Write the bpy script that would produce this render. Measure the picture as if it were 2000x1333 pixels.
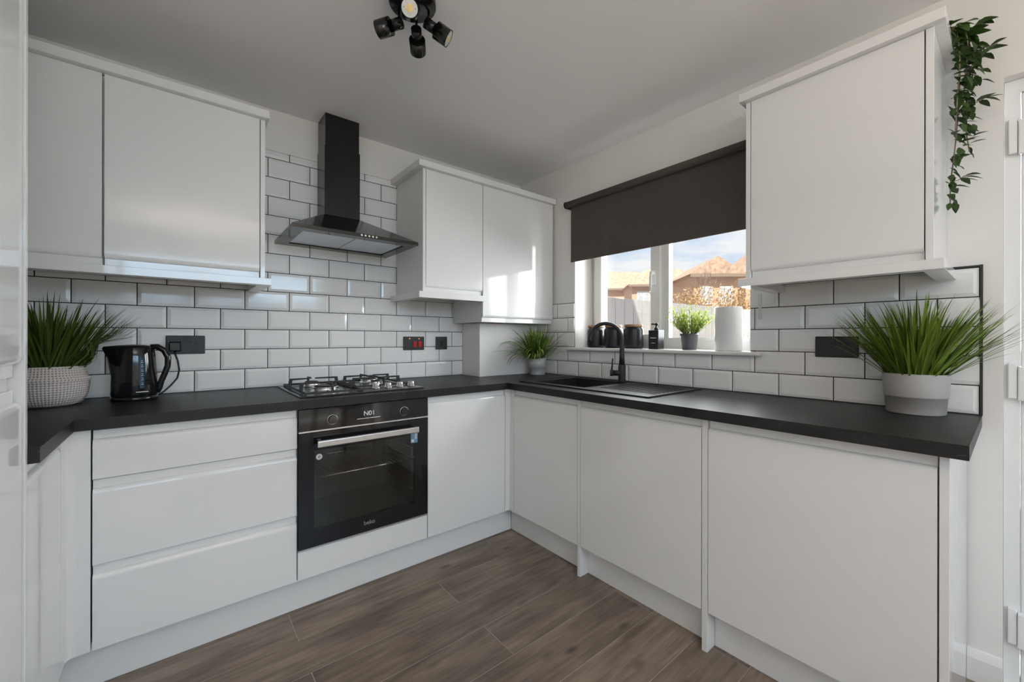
import bpy, bmesh, math, random
from mathutils import Vector, Matrix

random.seed(7)
scn = bpy.context.scene
for o in list(bpy.data.objects):
    bpy.data.objects.remove(o, do_unlink=True)
COL = scn.collection

# ------------------------------------------------------------------ camera
CAM = Vector((-2.1049, -2.5145, 1.1703))
TH, ROLL = 0.6913, 0.0018
fwd = Vector((math.sin(TH), math.cos(TH), 0))
rgt = Vector((math.cos(TH), -math.sin(TH), 0))
upv = Vector((0, 0, 1))
ir = rgt * math.cos(ROLL) + upv * math.sin(ROLL)
iu = -rgt * math.sin(ROLL) + upv * math.cos(ROLL)
cd = bpy.data.cameras.new('camera')
cd.sensor_fit = 'HORIZONTAL'
cd.sensor_width = 36.0
cd.lens = 36.0 * 802.13 / 2000.0
cd.shift_x = (1000 - 1011.87) / 2000.0
cd.shift_y = -(666.5 - 661.33) / 2000.0
cd.clip_start = 0.02
cd.clip_end = 500
cam = bpy.data.objects.new('camera', cd)
COL.objects.link(cam)
cam.matrix_world = Matrix(((ir.x, iu.x, -fwd.x, CAM.x), (ir.y, iu.y, -fwd.y, CAM.y),
                           (ir.z, iu.z, -fwd.z, CAM.z), (0, 0, 0, 1)))
scn.camera = cam

# ------------------------------------------------------------------ world, sun, added daylight panels, exposure
scn.view_settings.view_transform = 'Standard'
scn.view_settings.look = 'None'
scn.view_settings.gamma = 1.0
scn.view_settings.use_curve_mapping = False
scn.view_settings.exposure = 0.0

w = bpy.data.worlds.new('sky')
scn.world = w
w.use_nodes = True
nt = w.node_tree
nt.nodes.clear()
wo = nt.nodes.new('ShaderNodeOutputWorld')
bg = nt.nodes.new('ShaderNodeBackground')
tc = nt.nodes.new('ShaderNodeTexCoord')
sep = nt.nodes.new('ShaderNodeSeparateXYZ')
ramp = nt.nodes.new('ShaderNodeValToRGB')
ramp.color_ramp.elements[0].position = 0.0
ramp.color_ramp.elements[0].color = (0.78, 0.86, 0.96, 1)
ramp.color_ramp.elements[1].position = 0.7
ramp.color_ramp.elements[1].color = (0.33, 0.52, 0.86, 1)
mp = nt.nodes.new('ShaderNodeMapping')
mp.inputs['Scale'].default_value = (2.2, 2.2, 7.0)
nz = nt.nodes.new('ShaderNodeTexNoise')
nz.inputs['Scale'].default_value = 2.4
nz.inputs['Detail'].default_value = 8
nz.inputs['Roughness'].default_value = 0.62
cr2 = nt.nodes.new('ShaderNodeValToRGB')
cr2.color_ramp.elements[0].position = 0.38
cr2.color_ramp.elements[0].color = (0, 0, 0, 1)
cr2.color_ramp.elements[1].position = 0.54
cr2.color_ramp.elements[1].color = (1, 1, 1, 1)
mix = nt.nodes.new('ShaderNodeMixRGB')
mix.inputs[2].default_value = (0.95, 0.95, 0.97, 1)
nt.links.new(tc.outputs['Generated'], sep.inputs[0])
nt.links.new(sep.outputs['Z'], ramp.inputs[0])
nt.links.new(tc.outputs['Generated'], mp.inputs[0])
nt.links.new(mp.outputs[0], nz.inputs['Vector'])
nt.links.new(nz.outputs['Fac'], cr2.inputs[0])
nt.links.new(cr2.outputs[0], mix.inputs[0])
nt.links.new(ramp.outputs[0], mix.inputs[1])
nt.links.new(mix.outputs[0], bg.inputs[0])
bg.inputs[1].default_value = 1.05
nt.links.new(bg.outputs[0], wo.inputs[0])

sd = bpy.data.lights.new('sun', 'SUN')
sd.energy = 9.5
sd.angle = 0.009
sd.color = (1.0, 0.93, 0.82)
sun = bpy.data.objects.new('sun', sd)
COL.objects.link(sun)
sun.location = (-6, -6, 12)
sun.rotation_euler = Vector((0.40, 0.40, -0.825)).to_track_quat('-Z', 'Y').to_euler()


def area(name, loc, direction, sx, sy, power, color, spread=180):
    l = bpy.data.lights.new(name, 'AREA')
    l.shape = 'RECTANGLE'
    l.size, l.size_y = sx, sy
    l.energy = power
    l.color = color
    l.spread = math.radians(spread)
    o = bpy.data.objects.new(name, l)
    COL.objects.link(o)
    o.location = loc
    o.rotation_euler = Vector(direction).to_track_quat('-Z', 'Y').to_euler()
    return o


# added fill panel behind the camera, as daylight through an assumed patio opening
area('assumed_patio_fill', (-1.45, -5.95, 2.45), (0, 1, -0.45), 3.2, 1.3, 118, (0.46, 0.74, 1.0))
# added fill light from the left, behind an opening made for it
area('added_side_fill', (-3.30, -3.75, 1.55), (1, 0.25, -0.15), 1.5, 1.3, 3.0, (1.0, 0.95, 0.92))
# added light panel outside the kitchen window, standing in for its bright sky
area('added_window_daylight', (1.15, -1.30, 2.00), (-1, 0, -0.12), 3.0, 1.8, 240, (0.97, 0.985, 1.0))

# ------------------------------------------------------------------ materials
MATS = {}


def mat(name, color=(0.8, 0.8, 0.8), rough=0.5, metal=0.0, spec=0.5, coat=0.0, bump=None, vary=None, trans=0.0,
        emit=None):
    m = bpy.data.materials.new(name)
    m.use_nodes = True
    n = m.node_tree
    b = n.nodes['Principled BSDF']
    b.inputs['Base Color'].default_value = (*color, 1)
    b.inputs['Roughness'].default_value = rough
    b.inputs['Metallic'].default_value = metal
    b.inputs['Specular IOR Level'].default_value = spec
    b.inputs['Coat Weight'].default_value = coat
    b.inputs['Coat Roughness'].default_value = 0.03
    if emit:
        b.inputs['Emission Color'].default_value = (*emit[0], 1)
        b.inputs['Emission Strength'].default_value = emit[1]
    t = n.nodes.new('ShaderNodeTexCoord')
    if vary:  # (scale, amount) soft mottling of the colour
        z = n.nodes.new('ShaderNodeTexNoise')
        z.inputs['Scale'].default_value = vary[0]
        z.inputs['Detail'].default_value = 5
        n.links.new(t.outputs['Object'], z.inputs['Vector'])
        r = n.nodes.new('ShaderNodeValToRGB')
        k = vary[1]
        r.color_ramp.elements[0].color = (*[c * (1 - k) for c in color], 1)
        r.color_ramp.elements[1].color = (*[min(1, c * (1 + k)) for c in color], 1)
        r.color_ramp.elements[0].position = 0.3
        r.color_ramp.elements[1].position = 0.7
        n.links.new(z.outputs['Fac'], r.inputs[0])
        n.links.new(r.outputs[0], b.inputs['Base Color'])
    if bump:
        z = n.nodes.new('ShaderNodeTexNoise')
        z.inputs['Scale'].default_value = bump[0]
        z.inputs['Detail'].default_value = 4
        n.links.new(t.outputs['Object'], z.inputs['Vector'])
        bn = n.nodes.new('ShaderNodeBump')
        bn.inputs['Strength'].default_value = bump[1]
        bn.inputs['Distance'].default_value = 0.002
        n.links.new(z.outputs['Fac'], bn.inputs['Height'])
        n.links.new(bn.outputs[0], b.inputs['Normal'])
    MATS[name] = m
    return m


mat('gloss_white', (0.80, 0.795, 0.785), 0.07, spec=0.5, vary=(1.3, 0.008))
mat('white_edge', (0.78, 0.775, 0.765), 0.22, bump=(60, 0.02))
mat('wall_paint', (0.83, 0.81, 0.78), 0.65, bump=(160, 0.12), vary=(2.0, 0.012))
mat('ceiling_paint', (0.92, 0.915, 0.91), 0.75, bump=(120, 0.1), vary=(1.5, 0.01))
mat('white_paint', (0.80, 0.785, 0.77), 0.32, bump=(90, 0.05))
mat('upvc', (0.84, 0.84, 0.84), 0.22, vary=(3, 0.01))
mat('grout', (0.022, 0.020, 0.019), 0.85, bump=(300, 0.3), vary=(40, 0.2))
mat('black_trim', (0.022, 0.021, 0.021), 0.35, bump=(90, 0.05))
mat('matt_black', (0.016, 0.016, 0.017), 0.42, bump=(200, 0.06))
mat('satin_black', (0.007, 0.007, 0.007), 0.2, vary=(8, 0.1))
mat('gloss_black', (0.010, 0.010, 0.011), 0.07, vary=(5, 0.1))
mat('hood_black', (0.008, 0.0078, 0.0075), 0.12, spec=0.6, vary=(5, 0.1))
mat('hob_enamel', (0.030, 0.033, 0.036), 0.22, vary=(8, 0.1))
mat('cast_iron', (0.018, 0.019, 0.021), 0.55, bump=(300, 0.3))
mat('steel', (0.78, 0.77, 0.76), 0.22, metal=1.0, bump=(200, 0.03))
mat('brushed_alu', (0.72, 0.70, 0.68), 0.30, metal=1.0, bump=(250, 0.05))
mat('chrome', (0.80, 0.80, 0.80), 0.08, metal=1.0, vary=(4, 0.02))
mat('filter_mesh', (0.70, 0.73, 0.77), 0.42, metal=0.7, bump=(420, 0.8))
mat('sink_composite', (0.012, 0.012, 0.0125), 0.40, bump=(500, 0.12), vary=(60, 0.2))
mat('blind_fabric', (0.090, 0.076, 0.066), 0.9, bump=(700, 0.5), vary=(50, 0.05))
mat('pot_grey', (0.37, 0.355, 0.34), 0.55, bump=(150, 0.08), vary=(12, 0.03))
mat('pot_lightgrey', (0.55, 0.55, 0.56), 0.4, bump=(150, 0.05))
mat('pot_dark', (0.060, 0.060, 0.064), 0.5, bump=(200, 0.1))
mat('soil', (0.035, 0.025, 0.016), 0.95, bump=(200, 0.9), vary=(80, 0.4))
mat('jar_black', (0.010, 0.011, 0.013), 0.32, bump=(120, 0.05))
mat('lid_wood', (0.36, 0.22, 0.11), 0.5, vary=(40, 0.25))
mat('white_ceramic', (0.80, 0.80, 0.79), 0.35, vary=(3, 0.01))
mat('chipboard', (0.36, 0.24, 0.12), 0.8, vary=(90, 0.35))
mat('red_plastic', (0.55, 0.012, 0.015), 0.25, vary=(10, 0.1))
mat('neon', (0.9, 0.25, 0.15), 0.3, emit=((1.0, 0.25, 0.12), 0.8))
mat('print_white', (0.75, 0.75, 0.75), 0.5, emit=((0.8, 0.88, 1.0), 0.12))
mat('print_grey', (0.30, 0.30, 0.31), 0.5, vary=(20, 0.05))
mat('print_pale', (0.62, 0.62, 0.60), 0.5, vary=(20, 0.05))
mat('led_face', (0.62, 0.62, 0.60), 0.35, vary=(60, 0.05))
mat('led_yellow', (0.85, 0.62, 0.25), 0.4, vary=(60, 0.1))
mat('sticker_blue', (0.12, 0.22, 0.34), 0.35, vary=(60, 0.3))
mat('gauge_blue', (0.012, 0.055, 0.10), 0.08, vary=(60, 0.4))
mat('oven_inside', (0.060, 0.060, 0.052), 0.35, bump=(200, 0.2))
mat('cable', (0.012, 0.012, 0.013), 0.4, bump=(300, 0.05))
mat('mdf_white', (0.74, 0.73, 0.72), 0.5, bump=(100, 0.05))
mat('roof_tile', (0.40, 0.27, 0.195), 0.85, bump=(3, 0.8), vary=(5, 0.4))
mat('house_trim', (0.72, 0.70, 0.68), 0.6, vary=(4, 0.05))
mat('house_pane', (0.42, 0.45, 0.50), 0.1, vary=(3, 0.2))
mat('paving', (0.24, 0.225, 0.20), 0.9, bump=(6, 0.5), vary=(3, 0.15))
mat('bark', (0.23, 0.17, 0.13), 0.9, bump=(40, 0.6), vary=(15, 0.2))
mat('brown_wood', (0.24, 0.115, 0.05), 0.4, vary=(14, 0.3))
mat('rubber_white', (0.70, 0.70, 0.70), 0.45, vary=(10, 0.02))


def leaf_mat(name, c0, c1, rough=0.45):
    m = bpy.data.materials.new(name)
    m.use_nodes = True
    n = m.node_tree
    b = n.nodes['Principled BSDF']
    b.inputs['Roughness'].default_value = rough
    g = n.nodes.new('ShaderNodeNewGeometry')
    oi = n.nodes.new('ShaderNodeObjectInfo')
    add = n.nodes.new('ShaderNodeMath')
    add.operation = 'ADD'
    fr = n.nodes.new('ShaderNodeMath')
    fr.operation = 'FRACT'
    r = n.nodes.new('ShaderNodeValToRGB')
    r.color_ramp.elements[0].color = (*c0, 1)
    r.color_ramp.elements[1].color = (*c1, 1)
    n.links.new(g.outputs['Random Per Island'], add.inputs[0])
    n.links.new(oi.outputs['Random'], add.inputs[1])
    n.links.new(add.outputs[0], fr.inputs[0])
    n.links.new(fr.outputs[0], r.inputs[0])
    n.links.new(r.outputs[0], b.inputs['Base Color'])
    tr = n.nodes.new('ShaderNodeBsdfTranslucent')
    n.links.new(r.outputs[0], tr.inputs['Color'])
    mx = n.nodes.new('ShaderNodeMixShader')
    mx.inputs[0].default_value = 0.3
    out = n.nodes['Material Output']
    n.links.new(b.outputs[0], mx.inputs[1])
    n.links.new(tr.outputs[0], mx.inputs[2])
    n.links.new(mx.outputs[0], out.inputs[0])
    MATS[name] = m


leaf_mat('grass_bright', (0.045, 0.080, 0.008), (0.27, 0.40, 0.045), 0.4)
leaf_mat('grass_dark', (0.028, 0.055, 0.008), (0.14, 0.215, 0.035), 0.4)
leaf_mat('spider_leaf', (0.045, 0.09, 0.015), (0.30, 0.42, 0.08), 0.4)
leaf_mat('sill_leaf', (0.16, 0.25, 0.03), (0.60, 0.68, 0.15), 0.45)
leaf_mat('vine_leaf', (0.016, 0.042, 0.008), (0.060, 0.115, 0.020), 0.45)
leaf_mat('ochre_leaf', (0.36, 0.22, 0.08), (0.66, 0.48, 0.26), 0.6)


def tile_material():
    m = bpy.data.materials.new('tile_glaze')
    m.use_nodes = True
    n = m.node_tree
    b = n.nodes['Principled BSDF']
    b.inputs['Roughness'].default_value = 0.09
    oi = n.nodes.new('ShaderNodeObjectInfo')
    r = n.nodes.new('ShaderNodeValToRGB')
    r.color_ramp.elements[0].color = (0.82, 0.82, 0.815, 1)
    r.color_ramp.elements[1].color = (0.87, 0.87, 0.865, 1)
    n.links.new(oi.outputs['Random'], r.inputs[0])
    n.links.new(r.outputs[0], b.inputs['Base Color'])
    t = n.nodes.new('ShaderNodeTexCoord')
    z = n.nodes.new('ShaderNodeTexNoise')
    z.inputs['Scale'].default_value = 14
    n.links.new(t.outputs['Object'], z.inputs['Vector'])
    bn = n.nodes.new('ShaderNodeBump')
    bn.inputs['Strength'].default_value = 0.08
    bn.inputs['Distance'].default_value = 0.004
    n.links.new(z.outputs['Fac'], bn.inputs['Height'])
    n.links.new(bn.outputs[0], b.inputs['Normal'])
    MATS['tile_glaze'] = m


tile_material()


def worktop_material():
    m = bpy.data.materials.new('worktop_slate')
    m.use_nodes = True
    n = m.node_tree
    b = n.nodes['Principled BSDF']
    b.inputs['Roughness'].default_value = 0.42
    b.inputs['Specular IOR Level'].default_value = 0.36
    t = n.nodes.new('ShaderNodeTexCoord')
    z = n.nodes.new('ShaderNodeTexNoise')
    z.inputs['Scale'].default_value = 5
    z.inputs['Detail'].default_value = 8
    z.inputs['Distortion'].default_value = 1.2
    n.links.new(t.outputs['Object'], z.inputs['Vector'])
    r = n.nodes.new('ShaderNodeValToRGB')
    r.color_ramp.elements[0].position = 0.3
    r.color_ramp.elements[0].color = (0.009, 0.0085, 0.008, 1)
    r.color_ramp.elements[1].position = 0.75
    r.color_ramp.elements[1].color = (0.020, 0.019, 0.018, 1)
    n.links.new(z.outputs['Fac'], r.inputs[0])
    # short pale flecks
    mpp = n.nodes.new('ShaderNodeMapping')
    mpp.inputs['Scale'].default_value = (1.0, 1.0, 2.0)
    n.links.new(t.outputs['Object'], mpp.inputs[0])
    v = n.nodes.new('ShaderNodeTexNoise')
    v.inputs['Scale'].default_value = 26
    v.inputs['Detail'].default_value = 3
    v.inputs['Distortion'].default_value = 2.5
    n.links.new(mpp.outputs[0], v.inputs['Vector'])
    vr = n.nodes.new('ShaderNodeValToRGB')
    vr.color_ramp.elements[0].position = 0.66
    vr.color_ramp.elements[0].color = (0, 0, 0, 1)
    vr.color_ramp.elements[1].position = 0.74
    vr.color_ramp.elements[1].color = (0.5, 0.5, 0.5, 1)
    n.links.new(v.outputs['Fac'], vr.inputs[0])
    mx = n.nodes.new('ShaderNodeMixRGB')
    mx.inputs[2].default_value = (0.13, 0.125, 0.12, 1)
    n.links.new(vr.outputs[0], mx.inputs[0])
    n.links.new(r.outputs[0], mx.inputs[1])
    n.links.new(mx.outputs[0], b.inputs['Base Color'])
    z2 = n.nodes.new('ShaderNodeTexNoise')
    z2.inputs['Scale'].default_value = 260
    n.links.new(t.outputs['Object'], z2.inputs['Vector'])
    bn = n.nodes.new('ShaderNodeBump')
    bn.inputs['Strength'].default_value = 0.16
    bn.inputs['Distance'].default_value = 0.001
    n.links.new(z2.outputs['Fac'], bn.inputs['Height'])
    n.links.new(bn.outputs[0], b.inputs['Normal'])
    MATS['worktop_slate'] = m


worktop_material()


def floor_material():
    m = bpy.data.materials.new('plank_wood')
    m.use_nodes = True
    n = m.node_tree
    b = n.nodes['Principled BSDF']
    b.inputs['Roughness'].default_value = 0.36
    t = n.nodes.new('ShaderNodeTexCoord')
    oi = n.nodes.new('ShaderNodeObjectInfo')
    mul = n.nodes.new('ShaderNodeMath')
    mul.operation = 'MULTIPLY'
    mul.inputs[1].default_value = 37.0
    n.links.new(oi.outputs['Random'], mul.inputs[0])
    comb = n.nodes.new('ShaderNodeCombineXYZ')
    n.links.new(mul.outputs[0], comb.inputs[0])
    n.links.new(mul.outputs[0], comb.inputs[1])
    add = n.nodes.new('ShaderNodeVectorMath')
    add.operation = 'ADD'
    n.links.new(t.outputs['Object'], add.inputs[0])
    n.links.new(comb.outputs[0], add.inputs[1])
    mp1 = n.nodes.new('ShaderNodeMapping')
    mp1.inputs['Scale'].default_value = (1.5, 22, 1)
    n.links.new(add.outputs[0], mp1.inputs[0])
    g = n.nodes.new('ShaderNodeTexNoise')
    g.inputs['Scale'].default_value = 2.2
    g.inputs['Detail'].default_value = 9
    g.inputs['Roughness'].default_value = 0.65
    g.inputs['Distortion'].default_value = 0.5
    n.links.new(mp1.outputs[0], g.inputs['Vector'])
    r = n.nodes.new('ShaderNodeValToRGB')
    r.color_ramp.elements[0].position = 0.30
    r.color_ramp.elements[0].color = (0.150, 0.110, 0.080, 1)
    r.color_ramp.elements[1].position = 0.72
    r.color_ramp.elements[1].color = (0.310, 0.245, 0.192, 1)
    n.links.new(g.outputs['Fac'], r.inputs[0])
    # darker cloudy heartwood
    mp2 = n.nodes.new('ShaderNodeMapping')
    mp2.inputs['Scale'].default_value = (2.2, 7, 1)
    n.links.new(add.outputs[0], mp2.inputs[0])
    g2 = n.nodes.new('ShaderNodeTexNoise')
    g2.inputs['Scale'].default_value = 1.5
    g2.inputs['Detail'].default_value = 4
    n.links.new(mp2.outputs[0], g2.inputs['Vector'])
    r2 = n.nodes.new('ShaderNodeValToRGB')
    r2.color_ramp.elements[0].position = 0.35
    r2.color_ramp.elements[0].color = (0.66, 0.64, 0.62, 1)
    r2.color_ramp.elements[1].position = 0.65
    r2.color_ramp.elements[1].color = (1.18, 1.18, 1.18, 1)
    n.links.new(g2.outputs['Fac'], r2.inputs[0])
    mx = n.nodes.new('ShaderNodeMixRGB')
    mx.blend_type = 'MULTIPLY'
    mx.inputs[0].default_value = 1
    n.links.new(r.outputs[0], mx.inputs[1])
    n.links.new(r2.outputs[0], mx.inputs[2])
    # knots
    mp3 = n.nodes.new('ShaderNodeMapping')
    mp3.inputs['Scale'].default_value = (2.2, 4.5, 1)
    n.links.new(add.outputs[0], mp3.inputs[0])
    vo = n.nodes.new('ShaderNodeTexVoronoi')
    vo.inputs['Scale'].default_value = 1.6
    n.links.new(mp3.outputs[0], vo.inputs['Vector'])
    r3 = n.nodes.new('ShaderNodeValToRGB')
    r3.color_ramp.elements[0].position = 0.03
    r3.color_ramp.elements[0].color = (0.35, 0.30, 0.27, 1)
    r3.color_ramp.elements[1].position = 0.16
    r3.color_ramp.elements[1].color = (1, 1, 1, 1)
    n.links.new(vo.outputs['Distance'], r3.inputs[0])
    mx2 = n.nodes.new('ShaderNodeMixRGB')
    mx2.blend_type = 'MULTIPLY'
    mx2.inputs[0].default_value = 1
    n.links.new(mx.outputs[0], mx2.inputs[1])
    n.links.new(r3.outputs[0], mx2.inputs[2])
    hv = n.nodes.new('ShaderNodeHueSaturation')
    mr = n.nodes.new('ShaderNodeMapRange')
    mr.inputs['To Min'].default_value = 0.86
    mr.inputs['To Max'].default_value = 1.14
    n.links.new(oi.outputs['Random'], mr.inputs[0])
    n.links.new(mr.outputs[0], hv.inputs['Value'])
    n.links.new(mx2.outputs[0], hv.inputs['Color'])
    n.links.new(hv.outputs[0], b.inputs['Base Color'])
    bn = n.nodes.new('ShaderNodeBump')
    bn.inputs['Strength'].default_value = 0.12
    bn.inputs['Distance'].default_value = 0.002
    n.links.new(g.outputs['Fac'], bn.inputs['Height'])
    n.links.new(bn.outputs[0], b.inputs['Normal'])
    MATS['plank_wood'] = m


floor_material()
mat('plank_joint', (0.46, 0.41, 0.36), 0.8, vary=(30, 0.1))  # pale joint colour paints in the highlights along the plank bevels


def brick_material():
    m = bpy.data.materials.new('house_brick')
    m.use_nodes = True
    n = m.node_tree
    b = n.nodes['Principled BSDF']
    b.inputs['Roughness'].default_value = 0.9
    t = n.nodes.new('ShaderNodeTexCoord')
    mp1 = n.nodes.new('ShaderNodeMapping')
    mp1.inputs['Rotation'].default_value = (math.radians(90), 0, 0)
    n.links.new(t.outputs['Object'], mp1.inputs[0])
    br = n.nodes.new('ShaderNodeTexBrick')
    br.inputs['Scale'].default_value = 4.4
    br.inputs['Color1'].default_value = (0.52, 0.28, 0.18, 1)
    br.inputs['Color2'].default_value = (0.60, 0.35, 0.235, 1)
    br.inputs['Mortar'].default_value = (0.56, 0.47, 0.39, 1)
    n.links.new(mp1.outputs[0], br.inputs['Vector'])
    n.links.new(br.outputs['Color'], b.inputs['Base Color'])
    MATS['house_brick'] = m


brick_material()


def fence_material():
    m = bpy.data.materials.new('fence_board')
    m.use_nodes = True
    n = m.node_tree
    b = n.nodes['Principled BSDF']
    b.inputs['Roughness'].default_value = 0.85
    t = n.nodes.new('ShaderNodeTexCoord')
    mp1 = n.nodes.new('ShaderNodeMapping')
    mp1.inputs['Scale'].default_value = (9, 9, 0.9)
    n.links.new(t.outputs['Object'], mp1.inputs[0])
    z = n.nodes.new('ShaderNodeTexNoise')
    z.inputs['Scale'].default_value = 3
    z.inputs['Detail'].default_value = 6
    n.links.new(mp1.outputs[0], z.inputs['Vector'])
    r = n.nodes.new('ShaderNodeValToRGB')
    r.color_ramp.elements[0].color = (0.28, 0.28, 0.29, 1)
    r.color_ramp.elements[1].color = (0.44, 0.42, 0.41, 1)
    n.links.new(z.outputs['Fac'], r.inputs[0])
    n.links.new(r.outputs[0], b.inputs['Base Color'])
    MATS['fence_board'] = m


fence_material()


def glass_material(name, tint, refl_tint=(1, 1, 1), ior=1.5):
    m = bpy.data.materials.new(name)
    m.use_nodes = True
    n = m.node_tree
    n.nodes.clear()
    out = n.nodes.new('ShaderNodeOutputMaterial')
    tr = n.nodes.new('ShaderNodeBsdfTransparent')
    tr.inputs[0].default_value = (*tint, 1)
    gl = n.nodes.new('ShaderNodeBsdfGlossy')
    gl.inputs['Roughness'].default_value = 0.02
    gl.inputs['Color'].default_value = (*refl_tint, 1)
    fr = n.nodes.new('ShaderNodeFresnel')
    ge = n.nodes.new('ShaderNodeNewGeometry')      # same reflectance on both faces of the thin sheet
    mr = n.nodes.new('ShaderNodeMapRange')
    mr.inputs['To Min'].default_value = ior
    mr.inputs['To Max'].default_value = 1.0 / ior
    n.links.new(ge.outputs['Backfacing'], mr.inputs[0])
    n.links.new(mr.outputs[0], fr.inputs['IOR'])
    mx = n.nodes.new('ShaderNodeMixShader')
    n.links.new(fr.outputs[0], mx.inputs[0])
    n.links.new(tr.outputs[0], mx.inputs[1])
    n.links.new(gl.outputs[0], mx.inputs[2])
    n.links.new(mx.outputs[0], out.inputs[0])
    MATS[name] = m


glass_material('window_glass', (0.97, 0.98, 0.98))
glass_material('oven_glass', (0.80, 0.80, 0.76), ior=1.55)


def basket_material():
    m = bpy.data.materials.new('woven_basket')
    m.use_nodes = True
    n = m.node_tree
    b = n.nodes['Principled BSDF']
    b.inputs['Roughness'].default_value = 0.8
    t = n.nodes.new('ShaderNodeTexCoord')
    sx = n.nodes.new('ShaderNodeSeparateXYZ')
    n.links.new(t.outputs['Object'], sx.inputs[0])
    at = n.nodes.new('ShaderNodeMath')
    at.operation = 'ARCTAN2'
    n.links.new(sx.outputs['Y'], at.inputs[0])
    n.links.new(sx.outputs['X'], at.inputs[1])

    def wave(a, c):
        m1 = n.nodes.new('ShaderNodeMath')
        m1.operation = 'MULTIPLY'
        m1.inputs[1].default_value = a
        n.links.new(at.outputs[0], m1.inputs[0])
        m2 = n.nodes.new('ShaderNodeMath')
        m2.operation = 'MULTIPLY_ADD'
        m2.inputs[1].default_value = c
        n.links.new(sx.outputs['Z'], m2.inputs[0])
        n.links.new(m1.outputs[0], m2.inputs[2])
        s = n.nodes.new('ShaderNodeMath')
        s.operation = 'SINE'
        n.links.new(m2.outputs[0], s.inputs[0])
        return s
    s1, s2 = wave(36, 360), wave(36, -360)
    mx = n.nodes.new('ShaderNodeMath')
    mx.operation = 'MULTIPLY'
    n.links.new(s1.outputs[0], mx.inputs[0])
    n.links.new(s2.outputs[0], mx.inputs[1])
    r = n.nodes.new('ShaderNodeValToRGB')
    r.color_ramp.elements[0].position = 0.0
    r.color_ramp.elements[0].color = (0.17, 0.14, 0.135, 1)
    r.color_ramp.elements[1].position = 0.42
    r.color_ramp.elements[1].color = (0.66, 0.61, 0.59, 1)
    ma = n.nodes.new('ShaderNodeMath')
    ma.operation = 'MULTIPLY_ADD'
    ma.inputs[1].default_value = 0.5
    ma.inputs[2].default_value = 0.5
    n.links.new(mx.outputs[0], ma.inputs[0])
    n.links.new(ma.outputs[0], r.inputs[0])
    n.links.new(r.outputs[0], b.inputs['Base Color'])
    bn = n.nodes.new('ShaderNodeBump')
    bn.inputs['Strength'].default_value = 0.6
    bn.inputs['Distance'].default_value = 0.003
    n.links.new(ma.outputs[0], bn.inputs['Height'])
    n.links.new(bn.outputs[0], b.inputs['Normal'])
    MATS['woven_basket'] = m


basket_material()


# ------------------------------------------------------------------ mesh helpers
def box(bm, x0, x1, y0, y1, z0, z1, bev=0.0, seg=2):
    x0, x1 = min(x0, x1), max(x0, x1)
    y0, y1 = min(y0, y1), max(y0, y1)
    z0, z1 = min(z0, z1), max(z0, z1)
    vs = [bm.verts.new(p) for p in ((x0, y0, z0), (x1, y0, z0), (x1, y1, z0), (x0, y1, z0),
                                    (x0, y0, z1), (x1, y0, z1), (x1, y1, z1), (x0, y1, z1))]
    fs = [bm.faces.new([vs[i] for i in f]) for f in ((0, 3, 2, 1), (4, 5, 6, 7), (0, 1, 5, 4), (1, 2, 6, 5),
                                                     (2, 3, 7, 6), (3, 0, 4, 7))]
    if bev > 0:
        es = list({e for f in fs for e in f.edges})
        bmesh.ops.bevel(bm, geom=es, offset=bev, segments=seg, affect='EDGES', profile=0.5)


def frame_axes(d):
    d = Vector(d).normalized()
    a = Vector((0, 0, 1)) if abs(d.z) < 0.9 else Vector((1, 0, 0))
    u = d.cross(a).normalized()
    return u, d.cross(u).normalized()


def cyl(bm, p0, p1, r0, r1=None, n=20, cap0=True, cap1=True):
    r1 = r0 if r1 is None else r1
    p0, p1 = Vector(p0), Vector(p1)
    u, v = frame_axes(p1 - p0)
    a = [bm.verts.new(p0 + (u * math.cos(t) + v * math.sin(t)) * r0) for t in [2 * math.pi * i / n for i in range(n)]]
    b = [bm.verts.new(p1 + (u * math.cos(t) + v * math.sin(t)) * r1) for t in [2 * math.pi * i / n for i in range(n)]]
    for i in range(n):
        f = bm.faces.new((a[i], a[(i + 1) % n], b[(i + 1) % n], b[i]))
        f.smooth = True
    if cap0:
        bm.faces.new(a)
    if cap1:
        bm.faces.new(list(reversed(b)))


def lathe(bm, prof, c=(0, 0), n=40, sx=1.0, sy=1.0):
    rings = []
    for r, z in prof:
        if r <= 1e-6:
            rings.append([bm.verts.new((c[0], c[1], z))])
        else:
            rings.append([bm.verts.new((c[0] + sx * r * math.cos(2 * math.pi * i / n),
                                        c[1] + sy * r * math.sin(2 * math.pi * i / n), z)) for i in range(n)])
    for a, b in zip(rings, rings[1:]):
        for i in range(n):
            j = (i + 1) % n
            if len(a) == 1 and len(b) == 1:
                continue
            if len(a) == 1:
                f = bm.faces.new((a[0], b[j], b[i]))
            elif len(b) == 1:
                f = bm.faces.new((a[i], a[j], b[0]))
            else:
                f = bm.faces.new((a[i], a[j], b[j], b[i]))
            f.smooth = True


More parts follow.
